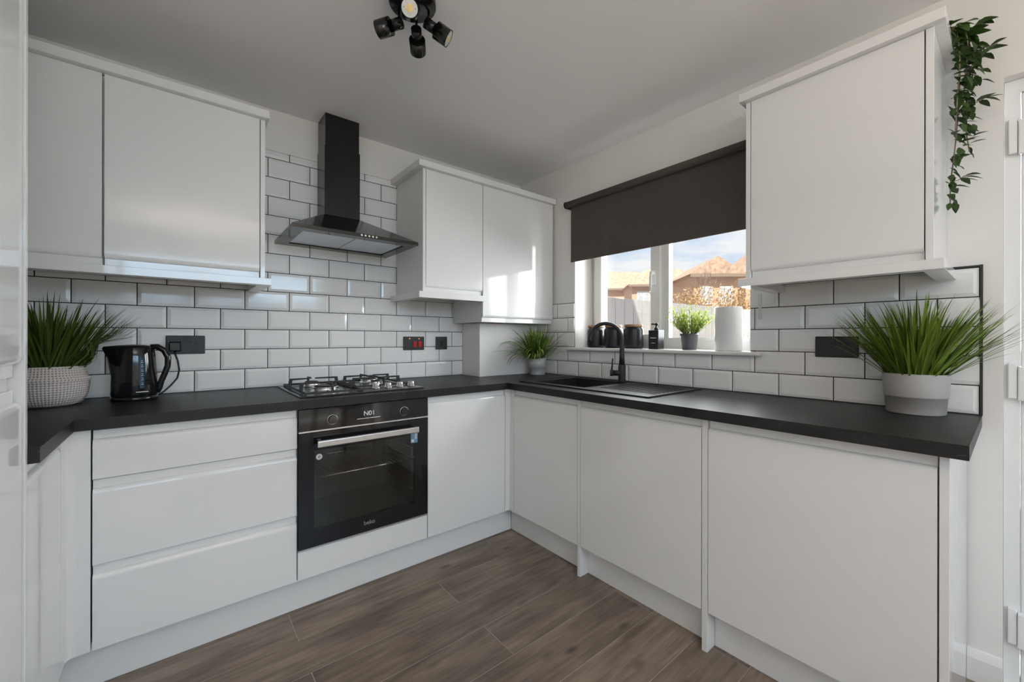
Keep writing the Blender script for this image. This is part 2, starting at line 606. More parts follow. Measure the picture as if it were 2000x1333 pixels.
def tube(bm, pts, r, n=12, caps=True):
    pts = [Vector(p) for p in pts]
    rr = r if isinstance(r, (list, tuple)) else [r] * len(pts)
    rings = []
    ref = None
    for i, p in enumerate(pts):
        d = (pts[min(i + 1, len(pts) - 1)] - pts[max(i - 1, 0)]).normalized()
        if ref is None:
            u, _ = frame_axes(d)
        else:
            u = (ref - d * ref.dot(d)).normalized()
        ref = u
        v = d.cross(u)
        rings.append([bm.verts.new(p + (u * math.cos(2 * math.pi * k / n) + v * math.sin(2 * math.pi * k / n)) * rr[i])
                      for k in range(n)])
    for a, b in zip(rings, rings[1:]):
        for k in range(n):
            f = bm.faces.new((a[k], a[(k + 1) % n], b[(k + 1) % n], b[k]))
            f.smooth = True
    if caps:
        bm.faces.new(list(reversed(rings[0])))
        bm.faces.new(rings[-1])


def prism(bm, prof, axis, a0, a1, smooth=False):
    """prof: list of 2D points; axis 'x' -> points are (y,z); 'y' -> (x,z); 'z' -> (x,y)"""
    def P(p, a):
        return {'x': (a, p[0], p[1]), 'y': (p[0], a, p[1]), 'z': (p[0], p[1], a)}[axis]
    A = [bm.verts.new(P(p, a0)) for p in prof]
    B = [bm.verts.new(P(p, a1)) for p in prof]
    n = len(prof)
    for i in range(n):
        f = bm.faces.new((A[i], A[(i + 1) % n], B[(i + 1) % n], B[i]))
        f.smooth = smooth
    bm.faces.new(list(reversed(A)))
    bm.faces.new(B)


def grid_solid(bm, us, vs, inside, w0, w1, axis):
    """watertight slab between w0 and w1 over the cells of the grid us x vs where inside(u,v); axis = slab normal"""
    def P(u, v, ww):
        return {'z': (u, v, ww), 'x': (ww, u, v), 'y': (u, ww, v)}[axis]
    V = {}

    def vert(i, j, k):
        if (i, j, k) not in V:
            V[(i, j, k)] = bm.verts.new(P(us[i], vs[j], (w0, w1)[k]))
        return V[(i, j, k)]
    nu, nv = len(us) - 1, len(vs) - 1
    cell = [[inside((us[i] + us[i + 1]) / 2, (vs[j] + vs[j + 1]) / 2) for j in range(nv)] for i in range(nu)]
    for i in range(nu):
        for j in range(nv):
            if not cell[i][j]:
                continue
            for k in (0, 1):
                bm.faces.new([vert(i, j, k), vert(i + 1, j, k), vert(i + 1, j + 1, k), vert(i, j + 1, k)])
            for (di, dj, a, b) in ((-1, 0, (i, j), (i, j + 1)), (1, 0, (i + 1, j), (i + 1, j + 1)),
                                   (0, -1, (i, j), (i + 1, j)), (0, 1, (i, j + 1), (i + 1, j + 1))):
                ii, jj = i + di, j + dj
                if 0 <= ii < nu and 0 <= jj < nv and cell[ii][jj]:
                    continue
                bm.faces.new([vert(*a, 0), vert(*b, 0), vert(*b, 1), vert(*a, 1)])


def new_mesh(name, bm, m, off=(0, 0, 0), fix=True):
    if fix:
        bmesh.ops.recalc_face_normals(bm, faces=bm.faces)
    if any(off):
        bmesh.ops.translate(bm, verts=bm.verts, vec=-Vector(off))
    me = bpy.data.meshes.new(name)
    bm.to_mesh(me)
    bm.free()
    if m:
        me.materials.append(MATS[m])
    return me


def thing(name, label, cat, loc, group=None):
    o = bpy.data.objects.new(name, None)
    o.empty_display_size = 0.05
    COL.objects.link(o)
    o.location = loc
    o['label'] = label
    o['category'] = cat
    if group:
        o['group'] = group
    return o


def root_loc(p):
    while p.parent:
        p = p.parent
    return tuple(p.location)


def part(parent, name, bm, m, label=None, fix=True):
    """mesh given in world coordinates, linked under parent (thing, or part of a thing)"""
    o = bpy.data.objects.new(name, new_mesh(name, bm, m, root_loc(parent), fix))
    COL.objects.link(o)
    o.parent = parent
    if label:
        o['label'] = label
    return o


def single(name, bm, m, label, cat, loc=(0, 0, 0), group=None, fix=True):
    o = bpy.data.objects.new(name, new_mesh(name, bm, m, loc, fix))
    o.location = loc
    COL.objects.link(o)
    o['label'] = label
    o['category'] = cat
    if group:
        o['group'] = group
    return o


def struct(name, bm, m, label=None):
    o = bpy.data.objects.new(name, new_mesh(name, bm, m))
    COL.objects.link(o)
    o['kind'] = 'structure'
    o['label'] = label or name
    return o


def piece(parent, name, me, loc, rot=None):
    o = bpy.data.objects.new(name, me)
    COL.objects.link(o)
    o.parent = parent
    o.location = Vector(loc) - Vector(root_loc(parent))
    if rot:
        o.rotation_euler = rot
    return o


def B():
    return bmesh.new()


def bxp(parent, name, m, dims, bev=0.0015, label=None, seg=2):
    bm = B()
    box(bm, *dims, bev=bev, seg=seg)
    return part(parent, name, bm, m, label)


def text_mesh(s, size, depth=0.0004):
    cu = bpy.data.curves.new('lettering', 'FONT')
    cu.body = s
    cu.size = size
    cu.extrude = depth
    cu.align_x = 'CENTER'
    cu.align_y = 'CENTER'
    o = bpy.data.objects.new('tmp', cu)
    COL.objects.link(o)
    dg = bpy.context.evaluated_depsgraph_get()
    me = bpy.data.meshes.new_from_object(o.evaluated_get(dg))
    bpy.data.objects.remove(o, do_unlink=True)
    bpy.data.curves.remove(cu)
    return me


# ------------------------------------------------------------------ room shell
CEIL = 2.389
WL, WF = -2.975, -5.0          # left wall face, front (behind camera) wall face
PL = 0.009                     # plaster plane behind the tiles
WIN = (-1.709, -0.577, 1.088, 2.06)   # window opening y0,y1,z0,z1
DOOR = (-3.38, -2.491, 2.04)

bm = B()
grid_solid(bm, [WL - 0.2, 0.30], [-0.15, CEIL + 0.2], lambda u, v: True, PL, 0.25, 'y')
wall_back = struct('wall_back', bm, 'wall_paint', 'painted wall behind the hob and cooker hood')
bm = B()
grid_solid(bm, [WF - 0.2, DOOR[0], DOOR[1], WIN[0], WIN[1], PL], [-0.15, 0.0, WIN[2], DOOR[2], WIN[3], CEIL + 0.2],
           lambda u, v: not ((WIN[0] < u < WIN[1] and WIN[2] < v < WIN[3]) or (DOOR[0] < u < DOOR[1] and 0 < v < DOOR[2])),
           PL, 0.30, 'x')
wall_right = struct('wall_right', bm, 'wall_paint', 'painted wall with the kitchen window and back door')
bm = B()
grid_solid(bm, [WF - 0.2, -4.55, -2.95, PL], [-0.15, 0.85, 2.15, CEIL + 0.2],
           lambda u, v: not (-4.55 < u < -2.95 and 0.85 < v < 2.15), WL - 0.2, WL, 'x')  # opening cut for the added side fill light
struct('wall_left', bm, 'wall_paint', 'painted side wall behind the tall unit')
bm = B()
grid_solid(bm, [WL - 0.2, -2.62, -0.28, 0.30], [-0.15, 0.0, 2.2, CEIL + 0.2],
           lambda u, v: not (-2.62 < u < -0.28 and 0 < v < 2.2), WF - 0.2, WF, 'y')  # unseen opening, assumed to let the added patio light in
struct('wall_front', bm, 'wall_paint', 'painted wall with the assumed patio opening')
bm = B()
box(bm, WL, PL, WF, PL, CEIL, CEIL + 0.2)
struct('ceiling', bm, 'ceiling_paint', 'flat matt white ceiling')
bm = B()
box(bm, WL - 0.2, 0.30, WF - 0.2, 0.25, CEIL + 0.2, 7.0)  # unseen block, height chosen so its shadow covers the near fence
struct('wall_upper_sun_block', bm, 'house_brick', 'brick upper storey added out of view to shade the garden fence')

# floor: screed with real planks
bm = B()
box(bm, WL - 0.2, 0.30, WF - 0.2, 0.25, -0.15, -0.0015)
floor = struct('floor', bm, 'plank_joint', 'grey brown wood plank floor')
PW, PLEN = 0.1935, 1.2
bmp = B()
box(bmp, 0.0014, PLEN - 0.0014, 0.0014, PW - 0.0014, -0.0014, 0.0, bev=0.0005, seg=1)
full_plank = new_mesh('plank', bmp, 'plank_wood')
row = 0
y = -0.5615
k = 0
while y - PW > WF - PW:
    xs = -1.744 if k % 2 == 0 else -1.146
    x = xs - 2 * PLEN
    while x < 0.0:
        a, b = max(x, WL), min(x + PLEN, PL)
        if b - a > 0.02:
            if b - a > PLEN - 0.001:
                me = full_plank
                lx = x
            else:
                bmp = B()
                box(bmp, 0.0014, b - a - 0.0014, 0.0014, PW - 0.0014, -0.0014, 0.0, bev=0.0005, seg=1)
                me = new_mesh('plank', bmp, 'plank_wood')
                lx = a
            piece(floor, 'plank', me, (lx, y - PW, 0))
        x += PLEN
    y -= PW
    k += 1
# strip of planks under the hob run
bmp = B()
box(bmp, 0.0, 2.95, 0.0014, 0.30, -0.0014, 0.0)
piece(floor, 'plank', new_mesh('plank', bmp, 'plank_wood'), (WL, -0.5615, 0))

# ------------------------------------------------------------------ bevelled wall tiles
PX, PZ, GR = 0.203, 0.1014, 0.0038
TW, THT = PX - GR, PZ - GR
A0, B0, ZW = -2.2477, -0.4091, 0.91
tile_cache = {}


def tile_mesh(x0, x1, z0, z1):
    key = tuple(round(v, 4) for v in (x0, x1, z0, z1))
    if key in tile_cache:
        return tile_cache[key]
    bv, d_edge, d_face = 0.013, 0.0055, PL
    bm = B()

    def ticks(lo, hi, full):
        t = [lo]
        for p in (bv, full - bv):
            if lo + 1e-4 < p < hi - 1e-4:
                t.append(p)
        return t + [hi]
    tx, tz = ticks(x0, x1, TW), ticks(z0, z1, THT)

    def h(x, z):
        return d_edge + (d_face - d_edge) * min(1.0, min(x, TW - x, z, THT - z) / bv)
    V = [[bm.verts.new((x, -h(x, z), z)) for z in tz] for x in tx]
    for i in range(len(tx) - 1):
        for j in range(len(tz) - 1):
            a, b, c, d = V[i][j], V[i + 1][j], V[i + 1][j + 1], V[i][j + 1]
            left, right = tx[i + 1] <= bv + 1e-5, tx[i] >= TW - bv - 1e-5
            low, high = tz[j + 1] <= bv + 1e-5, tz[j] >= THT - bv - 1e-5
            if (left and low) or (right and high):
                bm.faces.new((a, b, c))
                bm.faces.new((a, c, d))
            elif (left and high) or (right and low):
                bm.faces.new((a, b, d))
                bm.faces.new((b, c, d))
            else:
                bm.faces.new((a, b, c, d))
    rim = [V[i][0] for i in range(len(tx))] + [V[-1][j] for j in range(1, len(tz))] + \
          [V[i][-1] for i in range(len(tx) - 2, -1, -1)] + [V[0][j] for j in range(len(tz) - 2, 0, -1)]
    back = [bm.verts.new((v.co.x, -0.0005, v.co.z)) for v in rim]
    for i in range(len(rim)):
        j = (i + 1) % len(rim)
        bm.faces.new((rim[i], back[i], back[j], rim[j]))
    me = new_mesh('wall_tile', bm, 'tile_glaze')
    tile_cache[key] = me
    return me


def lay_row(wall, start, lo, hi, zlo, zbase, ztop, place):
    """tiles of one course; start = a joint position, lo..hi the clear length"""
    n0 = math.floor((lo - start) / PX) - 1
    n1 = math.ceil((hi - start) / PX) + 1
    for m in range(n0, n1):
        s = start + m * PX + GR / 2
        a, b = max(s, lo), min(s + TW, hi)
        if b - a < 0.006:
            continue
        za, zb = zlo + GR / 2, min(zlo + GR / 2 + THT, ztop)
        me = tile_mesh(a - s, b - s, za - zlo - GR / 2, zb - zlo - GR / 2)
        place(me, s, zlo + GR / 2)


def place_A(me, s, z):
    piece(wall_back, 'wall_tile', me, (s, PL, z))


def place_B(me, s, z):   # s measured along -y
    piece(wall_right, 'wall_tile', me, (PL, -s, z), (0, 0, -math.pi / 2))


def grout_bed(wall, dims):
    bm = B()
    box(bm, *dims)
    return part(wall, 'grout_bed', bm, 'grout')


ZT_A = ZW + 12 * PZ + 0.038
for k in range(13):
    z = ZW + k * PZ
    hi = -0.540 if k <= 3 else (-0.5835 if k == 4 else -1.0165)
    lo = WL if k <= 5 else -1.84
    lay_row(wall_back, A0 + (0 if k % 2 == 0 else PX / 2), lo + 0.001, hi - 0.001, z, z, ZT_A if k == 12 else 9, place_A)
grout_bed(wall_back, (WL, -0.539, 0.0045, PL, ZW, ZW + 4 * PZ))
grout_bed(wall_back, (WL, -0.5825, 0.0045, PL, ZW + 4 * PZ, ZW + 5 * PZ))
grout_bed(wall_back, (WL, -1.0155, 0.0045, PL, ZW + 5 * PZ, ZW + 6 * PZ))
grout_bed(wall_back, (-1.84, -1.0155, 0.0045, PL, ZW + 6 * PZ, ZT_A + 0.003))
ZT_B = ZW + 5 * PZ
YEND = 2.439
for k in range(5):
    z = ZW + k * PZ
    st = -B0 + (0 if k % 2 == 0 else PX / 2)
    if k < 1:
        lay_row(wall_right, st, 0.001, YEND, z, z, 9, place_B)
    elif k == 1:
        lay_row(wall_right, st, 0.001, -WIN[1] - 0.001, z, z, 9, place_B)
        lay_row(wall_right, st, -WIN[1] + 0.0005, -WIN[0] - 0.0005, z, z, 1.0865, place_B)
        lay_row(wall_right, st, -WIN[0] + 0.001, YEND, z, z, 9, place_B)
    else:
        lay_row(wall_right, st, 0.001, -WIN[1] - 0.001, z, z, 9, place_B)
        lay_row(wall_right, st, -WIN[0] + 0.001, YEND, z, z, 9, place_B)
grout_bed(wall_right, (0.0045, PL, -YEND, 0.0, ZW, 1.0872))
grout_bed(wall_right, (0.0045, PL, WIN[1], 0.0, 1.0872, ZT_B + 0.002))
grout_bed(wall_right, (0.0045, PL, -YEND, WIN[0], 1.0872, ZT_B + 0.002))

bm = B()
prism(bm, [(-0.001, -2.4465), (PL, -2.4465), (PL, -2.4395), (-0.001, -2.4395)], 'z', ZW, ZT_B + 0.008)
o = struct('trim_1', bm, 'black_trim', 'black tile edging strip beside the back door')
bm = B()
box(bm, -0.001, PL, -2.4394, WIN[0] - 0.002, ZT_B + 0.001, ZT_B + 0.007)
struct('trim_2', bm, 'black_trim', 'thin black edging along the top of the window wall tiles')
bm = B()
box(bm, -0.004, 0.0005, -2.4395, -0.002, ZW + 0.0002, ZW + 0.0035)
struct('trim_3', bm, 'black_trim', 'black sealant bead along the window wall worktop')
bm = B()
box(bm, WL, -0.54, -0.004, 0.0005, ZW + 0.0002, ZW + 0.0030)
struct('trim_4', bm, 'black_trim', 'black sealant bead along the hob wall worktop')

# pipe boxing in the corner, under the boiler cupboard
bm = B()
box(bm, -0.5385, 0.006, -0.215, PL, ZW + 0.0005, 1.272, bev=0.001)
single('pipe_boxing', bm, 'white_paint', 'white pipe boxing standing on the worktop in the corner', 'boxing', (-0.27, -0.1, ZW))

# ------------------------------------------------------------------ window
wx0 = 0.185
win = B()
FR = [WIN[0] + 0.001, WIN[0] + 0.055, -1.160, -1.105, WIN[1] - 0.055, WIN[1] - 0.001]
FZ = [1.108, 1.160, 1.99, 2.055]
grid_solid(win, FR, FZ, lambda u, v: not (FZ[1] < v < FZ[2] and (FR[1] < u < FR[2] or FR[3] < u < FR[4])), wx0 + 0.012, 0.262, 'x')
window = struct('window_1', win, 'upvc', 'white plastic framed kitchen window')
# opening casement on the corner side
s0, s1 = -1.122, WIN[1] - 0.030
bm = B()
grid_solid(bm, [s0, s0 + 0.062, s1 - 0.062, s1], [1.146, 1.196, 1.95, 2.012],
           lambda u, v: not (s0 + 0.062 < u < s1 - 0.062 and 1.196 < v < 1.95), wx0 - 0.008, 0.245, 'x')
sash = part(window, 'casement', bm, 'upvc')
bm = B()
box(bm, 0.208, 0.214, s0 + 0.060, s1 - 0.060, 1.194, 1.952)
part(sash, 'pane', bm, 'window_glass')
bm = B()
box(bm, 0.208, 0.214, FR[1] - 0.003, FR[2] + 0.003, 1.158, 1.992)
part(window, 'pane', bm, 'window_glass')
bm = B()
grid_solid(bm, [FR[1] - 0.001, FR[1] + 0.016, FR[2] - 0.016, FR[2] + 0.001], [1.159, 1.176, 1.97, 1.991],
           lambda u, v: not (FR[1] + 0.016 < u < FR[2] - 0.016 and 1.176 < v < 1.97), wx0 + 0.006, 0.207, 'x')
part(window, 'glazing_bead', bm, 'upvc')
bm = B()
box(bm, wx0 - 0.020, wx0 - 0.008, -1.100, -1.074, 1.50, 1.60, bev=0.004)
box(bm, wx0 - 0.052, wx0 - 0.018, -1.097, -1.078, 1.565, 1.588, bev=0.004)
tube(bm, [(wx0 - 0.046, -1.0875, 1.58), (wx0 - 0.050, -1.086, 1.53), (wx0 - 0.047, -1.083, 1.46)], [0.010, 0.009, 0.008], n=10)
part(sash, 'window_handle', bm, 'upvc', 'white window handle')
# sill board with nosing
bm = B()
box(bm, 0.001, 0.196, WIN[0] + 0.001, WIN[1] - 0.001, WIN[2] + 0.0005, 1.1085)
box(bm, -0.032, 0.0005, WIN[0] - 0.056, WIN[1] + 0.052, WIN[2] + 0.0005, 1.1085, bev=0.007, seg=3)
single('window_sill', bm, 'white_paint', 'white painted window sill board above the sink', 'window sill', (0.05, -1.14, 1.088))

# roller blind in front of the opening
bl = thing('roller_blind', 'dark brown roller blind pulled halfway down over the kitchen window', 'blind', (-0.05, -1.14, 1.695))
bm = B()
cyl(bm, (-0.046, -1.742, 2.086), (-0.046, -0.546, 2.086), 0.021, n=28)
part(bl, 'roller', bm, 'blind_fabric')
bm = B()
prism(bm, [(-0.0275, 2.08), (-0.0262, 2.08), (-0.0262, 1.70), (-0.0275, 1.70)], 'y', -1.725, -0.572)
part(bl, 'fabric', bm, 'blind_fabric')
bm = B()
box(bm, -0.0315, -0.0225, -1.725, -0.572, 1.692, 1.712, bev=0.003)
part(bl, 'bottom_bar', bm, 'blind_fabric')
for yy in (-1.7435, -0.5445):
    bm = B()
    cyl(bm, (-0.046, yy - 0.003, 2.086), (-0.046, yy + 0.003, 2.086), 0.024, n=28)
    box(bm, -0.046, PL - 0.0005, yy - 0.003, yy + 0.003, 2.064, 2.108)
    part(bl, 'bracket', bm, 'satin_black')
bm = B()
box(bm, -0.012, -0.0005, -1.761, -1.749, 1.262, 1.382, bev=0.002)
single('blind_chain_tidy', bm, 'rubber_white', 'narrow white plastic chain tidy fixed on the tiles beside the window', 'chain tidy', (-0.006, -1.755, 1.262))

# ------------------------------------------------------------------ back door at the right edge, skirting
bm = B()
fx0, fx1 = 0.055, 0.125
grid_solid(bm, [DOOR[0] + 0.001, DOOR[0] + 0.045, DOOR[1] - 0.036, DOOR[1] - 0.001], [0.001, 0.02, DOOR[2] - 0.045, DOOR[2] - 0.001],
           lambda u, v: not (DOOR[0] + 0.045 < u < DOOR[1] - 0.036 and 0.02 < v < DOOR[2] - 0.045), fx0, fx1, 'x')
door = struct('door_1', bm, 'upvc', 'white plastic back door beside the worktop end')
bm = B()
box(bm, fx0 + 0.006, fx1 - 0.005, DOOR[0] + 0.047, DOOR[1] - 0.038, 0.022, DOOR[2] - 0.047, bev=0.003)
leaf = part(door, 'door_leaf', bm, 'upvc')
bm = B()
for (za, zb) in ((0.16, 0.95), (1.08, 1.90)):
    box(bm, fx0 + 0.001, fx0 + 0.010, DOOR[0] + 0.16, DOOR[1] - 0.15, za, zb, bev=0.004)
part(leaf, 'raised_panel', bm, 'upvc')
for z0 in (0.152, 0.972, 1.79):
    bm = B()
    box(bm, fx0 - 0.016, fx0 + 0.001, DOOR[1] - 0.030, DOOR[1] - 0.010, z0, z0 + 0.118, bev=0.003)
    box(bm, fx0 - 0.020, fx0 + 0.006, DOOR[1] - 0.090, DOOR[1] - 0.031, z0 - 0.006, z0 + 0.108, bev=0.003)
    part(door, 'hinge', bm, 'upvc')
bm = B()
prism(bm, [(PL - 0.0003, 0.0005), (-0.008, 0.0005), (-0.008, 0.080), (-0.004, 0.094), (0.001, 0.104), (PL - 0.0003, 0.107)],
      'y', DOOR[1], -2.4105)
struct('baseboard_right', bm, 'white_paint', 'short white skirting board between end panel and back door')

# ------------------------------------------------------------------ worktop
YA, XB, XC = -0.6276, -0.623, -2.357      # front edges: hob run, window run, short return
YE = -2.445
TOPB = 0.873
SK = (-0.533, -0.058, -1.502, -0.628)     # sink outer x0,x1,y0,y1
bowl = (-0.470, -0.098, -1.082, -0.690)
bm = B()
xs = [WL + 0.001, XC, XB, bowl[0] - 0.02, bowl[1] + 0.02, 0.0]
ys = [YE, -1.042, YA, -0.002]
ys = sorted(set(ys + [bowl[2] - 0.02, bowl[3] + 0.02]))


def in_top(u, v):
    if bowl[0] - 0.02 < u < bowl[1] + 0.02 and bowl[2] - 0.02 < v < bowl[3] + 0.02:
        return False
    if v > YA:
        return True
    if u > XB:
        return True
    return u < XC and v > -1.042


grid_solid(bm, xs, ys, in_top, TOPB, ZW, 'z')
es = [e for e in bm.edges if len(e.link_faces) == 2 and abs(e.verts[0].co.z - e.verts[1].co.z) < 1e-5
      and abs(e.link_faces[0].normal.z - e.link_faces[1].normal.z) > 0.0]
single('worktop', bm, 'worktop_slate', 'dark slate effect worktop running round the kitchen over the base units', 'worktop', (-1.2, -0.3, TOPB))

# ------------------------------------------------------------------ base units
FA, FB, FC = -0.604, -0.588, -2.377   # door faces
DT = 0.022
ZB0, ZB1 = 0.150, 0.866


def jprof(front, sgn, z0, z1, lip=0.046, bottom=False):
    """handleless door section: flat face with a scooped grip at the top (or the bottom)"""
    back = front + sgn * DT
    pts = [(back, z0), (front + sgn * 0.001, z0), (front, z0 + 0.001)]
    top = z1 - lip
    pts.append((front, top))
    for i in range(1, 7):
        t = i / 6 * math.pi / 2
        pts.append((front + sgn * 0.013 * (1 - math.cos(t)), top + 0.018 * math.sin(t)))
    pts += [(front + sgn * 0.0135, z1 - 0.001), (front + sgn * 0.0145, z1), (back, z1)]
    if bottom:
        pts = [(p[0], z0 + z1 - p[1]) for p in pts]
    return pts


def door_A(root, name, x0, x1, z0, z1, front=FA, bottom=False):
    bm = B()
    prism(bm, jprof(front, 1, z0, z1, bottom=bottom), 'x', x0 + 0.0019, x1 - 0.0019)
    return part(root, name, bm, 'gloss_white')


def door_B(root, name, y0, y1, z0, z1, front=FB, bottom=False, sgn=1):
    bm = B()
    prism(bm, jprof(front, sgn, z0, z1, bottom=bottom), 'y', y0 + 0.0019, y1 - 0.0019)
    return part(root, name, bm, 'gloss_white')


def carcass(root, x0, x1, y0, y1, z0=0.152, z1=0.872):
    bm = B()
    box(bm, x0, x1, y0, y1, z0, z1)
    return part(root, 'carcass', bm, 'mdf_white')


# hob run (wall_back)
r = thing('base_cabinet', 'white gloss base unit with three wide drawers left of the oven', 'cabinet', (-2.02, -0.3, 0.15))
carcass(r, -2.319, -1.7225, FA + DT + 0.007, -0.003)
for i, (za, zb) in enumerate(((0.707, ZB1), (0.4265, 0.703), (ZB0, 0.4225))):
    door_A(r, 'drawer_front', -2.321, -1.721, za, zb)
r = thing('base_cabinet', 'white gloss oven housing unit under the hob with a plain panel below the oven', 'cabinet', (-1.42, -0.3, 0.15))
bm = B()
grid_solid(bm, [-1.7205, -1.7045, -1.1385, -1.1225], [0.152, 0.262, 0.858, 0.872],
           lambda u, v: not (-1.7045 < u < -1.1385 and 0.262 < v < 0.858), FA + DT + 0.007, -0.12, 'y')
part(r, 'carcass', bm, 'mdf_white')
bm = B()
box(bm, -1.7185, -1.1245, FA, FA + DT, ZB0, 0.268, bev=0.0015)
part(r, 'infill_panel', bm, 'gloss_white')
r = thing('base_cabinet', 'white gloss single door base unit between oven and inner corner', 'cabinet', (-0.87, -0.3, 0.15))
carcass(r, -1.1215, -0.6235, FA + DT + 0.007, -0.003)
door_A(r, 'door', -1.1225, -0.6225, ZB0, ZB1)
# corner posts
bm = B()
prism(bm, [(-0.621, FA), (FB - 0.004, FA), (FB, FA - 0.004), (FB, -0.6425), (FB + DT, -0.6425), (FB + DT, FA + DT), (-0.621, FA + DT)], 'z', ZB0, 0.8715)
single('corner_post', bm, 'gloss_white', 'white corner post where the two door runs meet under the sink side worktop', 'corner post', (-0.6, -0.61, ZB0))
bm = B()
pr = [(-2.3235, FA), (-2.3235, FA + DT), (FC - DT, FA + DT), (FC - DT, -0.6825), (FC, -0.6825), (FC, FA - 0.022)]
for i in range(1, 6):
    t = i / 6 * math.pi / 2
    pr.append((FC + 0.022 * (1 - math.cos(t)), FA - 0.022 + 0.022 * math.sin(t)))
pr.append((FC + 0.022, FA))
prism(bm, pr, 'z', ZB0, 0.8715)
single('corner_post', bm, 'gloss_white', 'white rounded corner post between the drawer unit and the short return', 'corner post', (-2.36, -0.63, ZB0))
# short return under the basket plant
r = thing('base_cabinet', 'white gloss base unit under the short worktop return beside the tall unit', 'cabinet', (-2.7, -0.86, 0.15))
carcass(r, WL + 0.002, FC - DT - 0.001, -1.0405, -0.6845)
door_B(r, 'door', -1.0405, -0.684, ZB0, ZB1, front=FC, sgn=-1)
# window run (wall_right)
r = thing('base_cabinet', 'white gloss single door base unit under the sink bowl', 'cabinet', (-0.3, -0.89, 0.15))
bm = B()
box(bm, FB + DT + 0.007, -0.003, -1.1405, -0.6445, 0.152, 0.70)
part(r, 'carcass', bm, 'mdf_white')
door_B(r, 'door', -1.1410, -0.6440, ZB0, ZB1)
r = thing('base_cabinet', 'white gloss door front under the sink drainer between two floor standing side panels', 'cabinet', (-0.3, -1.46, 0.15))
carcass(r, FB + DT + 0.007, -0.003, -1.765, -1.162)
door_B(r, 'door', -1.7655, -1.1615, ZB0, ZB1)
r = thing('base_cabinet', 'white gloss wide door front below the plain worktop end', 'cabinet', (-0.3, -2.09, 0.15))
carcass(r, FB + DT + 0.007, -0.003, -2.389, -1.789)
door_B(r, 'door', -2.3895, -1.7885, ZB0, ZB1)
for (y0, y1, lab) in ((-1.1605, -1.1420, 'white floor standing side panel between sink unit and drainer unit'),
                      (-1.7875, -1.7665, 'white floor standing side panel between drainer unit and wide end unit'),
                      (-2.4100, -2.3910, 'white end panel closing the cabinet run beside the back door')):
    bm = B()
    box(bm, FB, -0.002, y0, y1, 0.0005, 0.8725, bev=0.001)
    single('side_panel', bm, 'white_edge' if y0 > -2.4 else 'gloss_white', lab, 'panel', (-0.3, (y0 + y1) / 2, 0))
# plinths
PYA, PXB, PXC = -0.5445, -0.5275, -2.415
for dims, lab in (((PXC - 0.012, PXB - 0.001, PYA, PYA + 0.016), 'white plinth board along the floor under the oven run'),
                  ((PXB, PXB + 0.016, -1.1412, PYA - 0.001), 'white plinth board under the sink unit beside the inner corner'),
                  ((PXB, PXB + 0.016, -1.7658, -1.1612), 'white plinth board under the drainer unit between two side panels'),
                  ((PXB, PXB + 0.016, -2.3905, -1.7882), 'white plinth board under the wide end unit'),
                  ((PXC - 0.016, PXC, -1.040, PYA - 0.001), 'white plinth board under the short return beside the tall unit')):
    bm = B()
    box(bm, dims[0], dims[1], dims[2], dims[3], 0.0005, 0.1475, bev=0.001)
    single('plinth', bm, 'gloss_white', lab, 'plinth', ((dims[0] + dims[1]) / 2, (dims[2] + dims[3]) / 2, 0))

# tall unit at the left edge
r = thing('tall_cabinet', 'tall white gloss unit standing beside the short worktop return', 'cabinet', (-2.68, -1.35, 0))
bm = B()
box(bm, WL + 0.002, -2.376, -1.0625, -1.0445, 0.0005, 2.30, bev=0.001)
part(r, 'side_panel', bm, 'gloss_white')
bm = B()
box(bm, WL + 0.002, FC - DT - 0.004, -1.665, -1.064, 0.02, 2.28)
part(r, 'carcass', bm, 'mdf_white')
bm = B()
prism(bm, jprof(FC - 0.004, -1, 0.152, 1.05), 'y', -1.663, -1.0655)
part(r, 'door', bm, 'gloss_white')
bm = B()
prism(bm, jprof(FC - 0.004, -1, 1.08, 2.25, bottom=True), 'y', -1.663, -1.0655)
part(r, 'door', bm, 'gloss_white')
bm = B()
box(bm, WL + 0.002, -2.376, -1.685, -1.667, 0.0005, 2.30, bev=0.001)
part(r, 'side_panel', bm, 'gloss_white')

# ------------------------------------------------------------------ wall units
UA = -0.372          # door faces on the hob wall
ZU0, ZU1 = 1.436, 2.146


r = thing('wall_cabinet', 'white gloss wall unit above the kettle with a wide door', 'cabinet', (-2.06, -0.18, 1.44))
carcass(r, -2.316, -1.826, UA + DT + 0.007, -0.001, 1.44, 2.144)
door_A(r, 'door', -2.318, -1.8245, ZU0, ZU1, front=UA, bottom=True)
bm = B()
box(bm, -1.8235, -1.8055, UA, -0.001, ZU0, ZU1, bev=0.001)
part(r, 'end_panel', bm, 'gloss_white')
r = thing('wall_cabinet', 'white gloss wall unit in the far corner above the basket plant', 'cabinet', (-2.6, -0.18, 1.44))
carcass(r, WL + 0.002, -2.320, UA + DT + 0.007, -0.001, 1.44, 2.144)
door_A(r, 'door', -2.78, -2.3205, ZU0, ZU1, front=UA, bottom=True)
bm = B()
box(bm, WL + 0.002, -2.783, UA, UA + DT, ZU0, ZU1, bev=0.001)
part(r, 'filler_panel', bm, 'gloss_white')


def rail(name, label, cat, bars, m='gloss_white'):
    bm = B()
    c = Vector((0, 0, 0))
    for b in bars:
        box(bm, *b, bev=0.0012)
        c += Vector(((b[0] + b[1]) / 2, (b[2] + b[3]) / 2, b[4])) / len(bars)
    single(name, bm, m, label, cat, c)


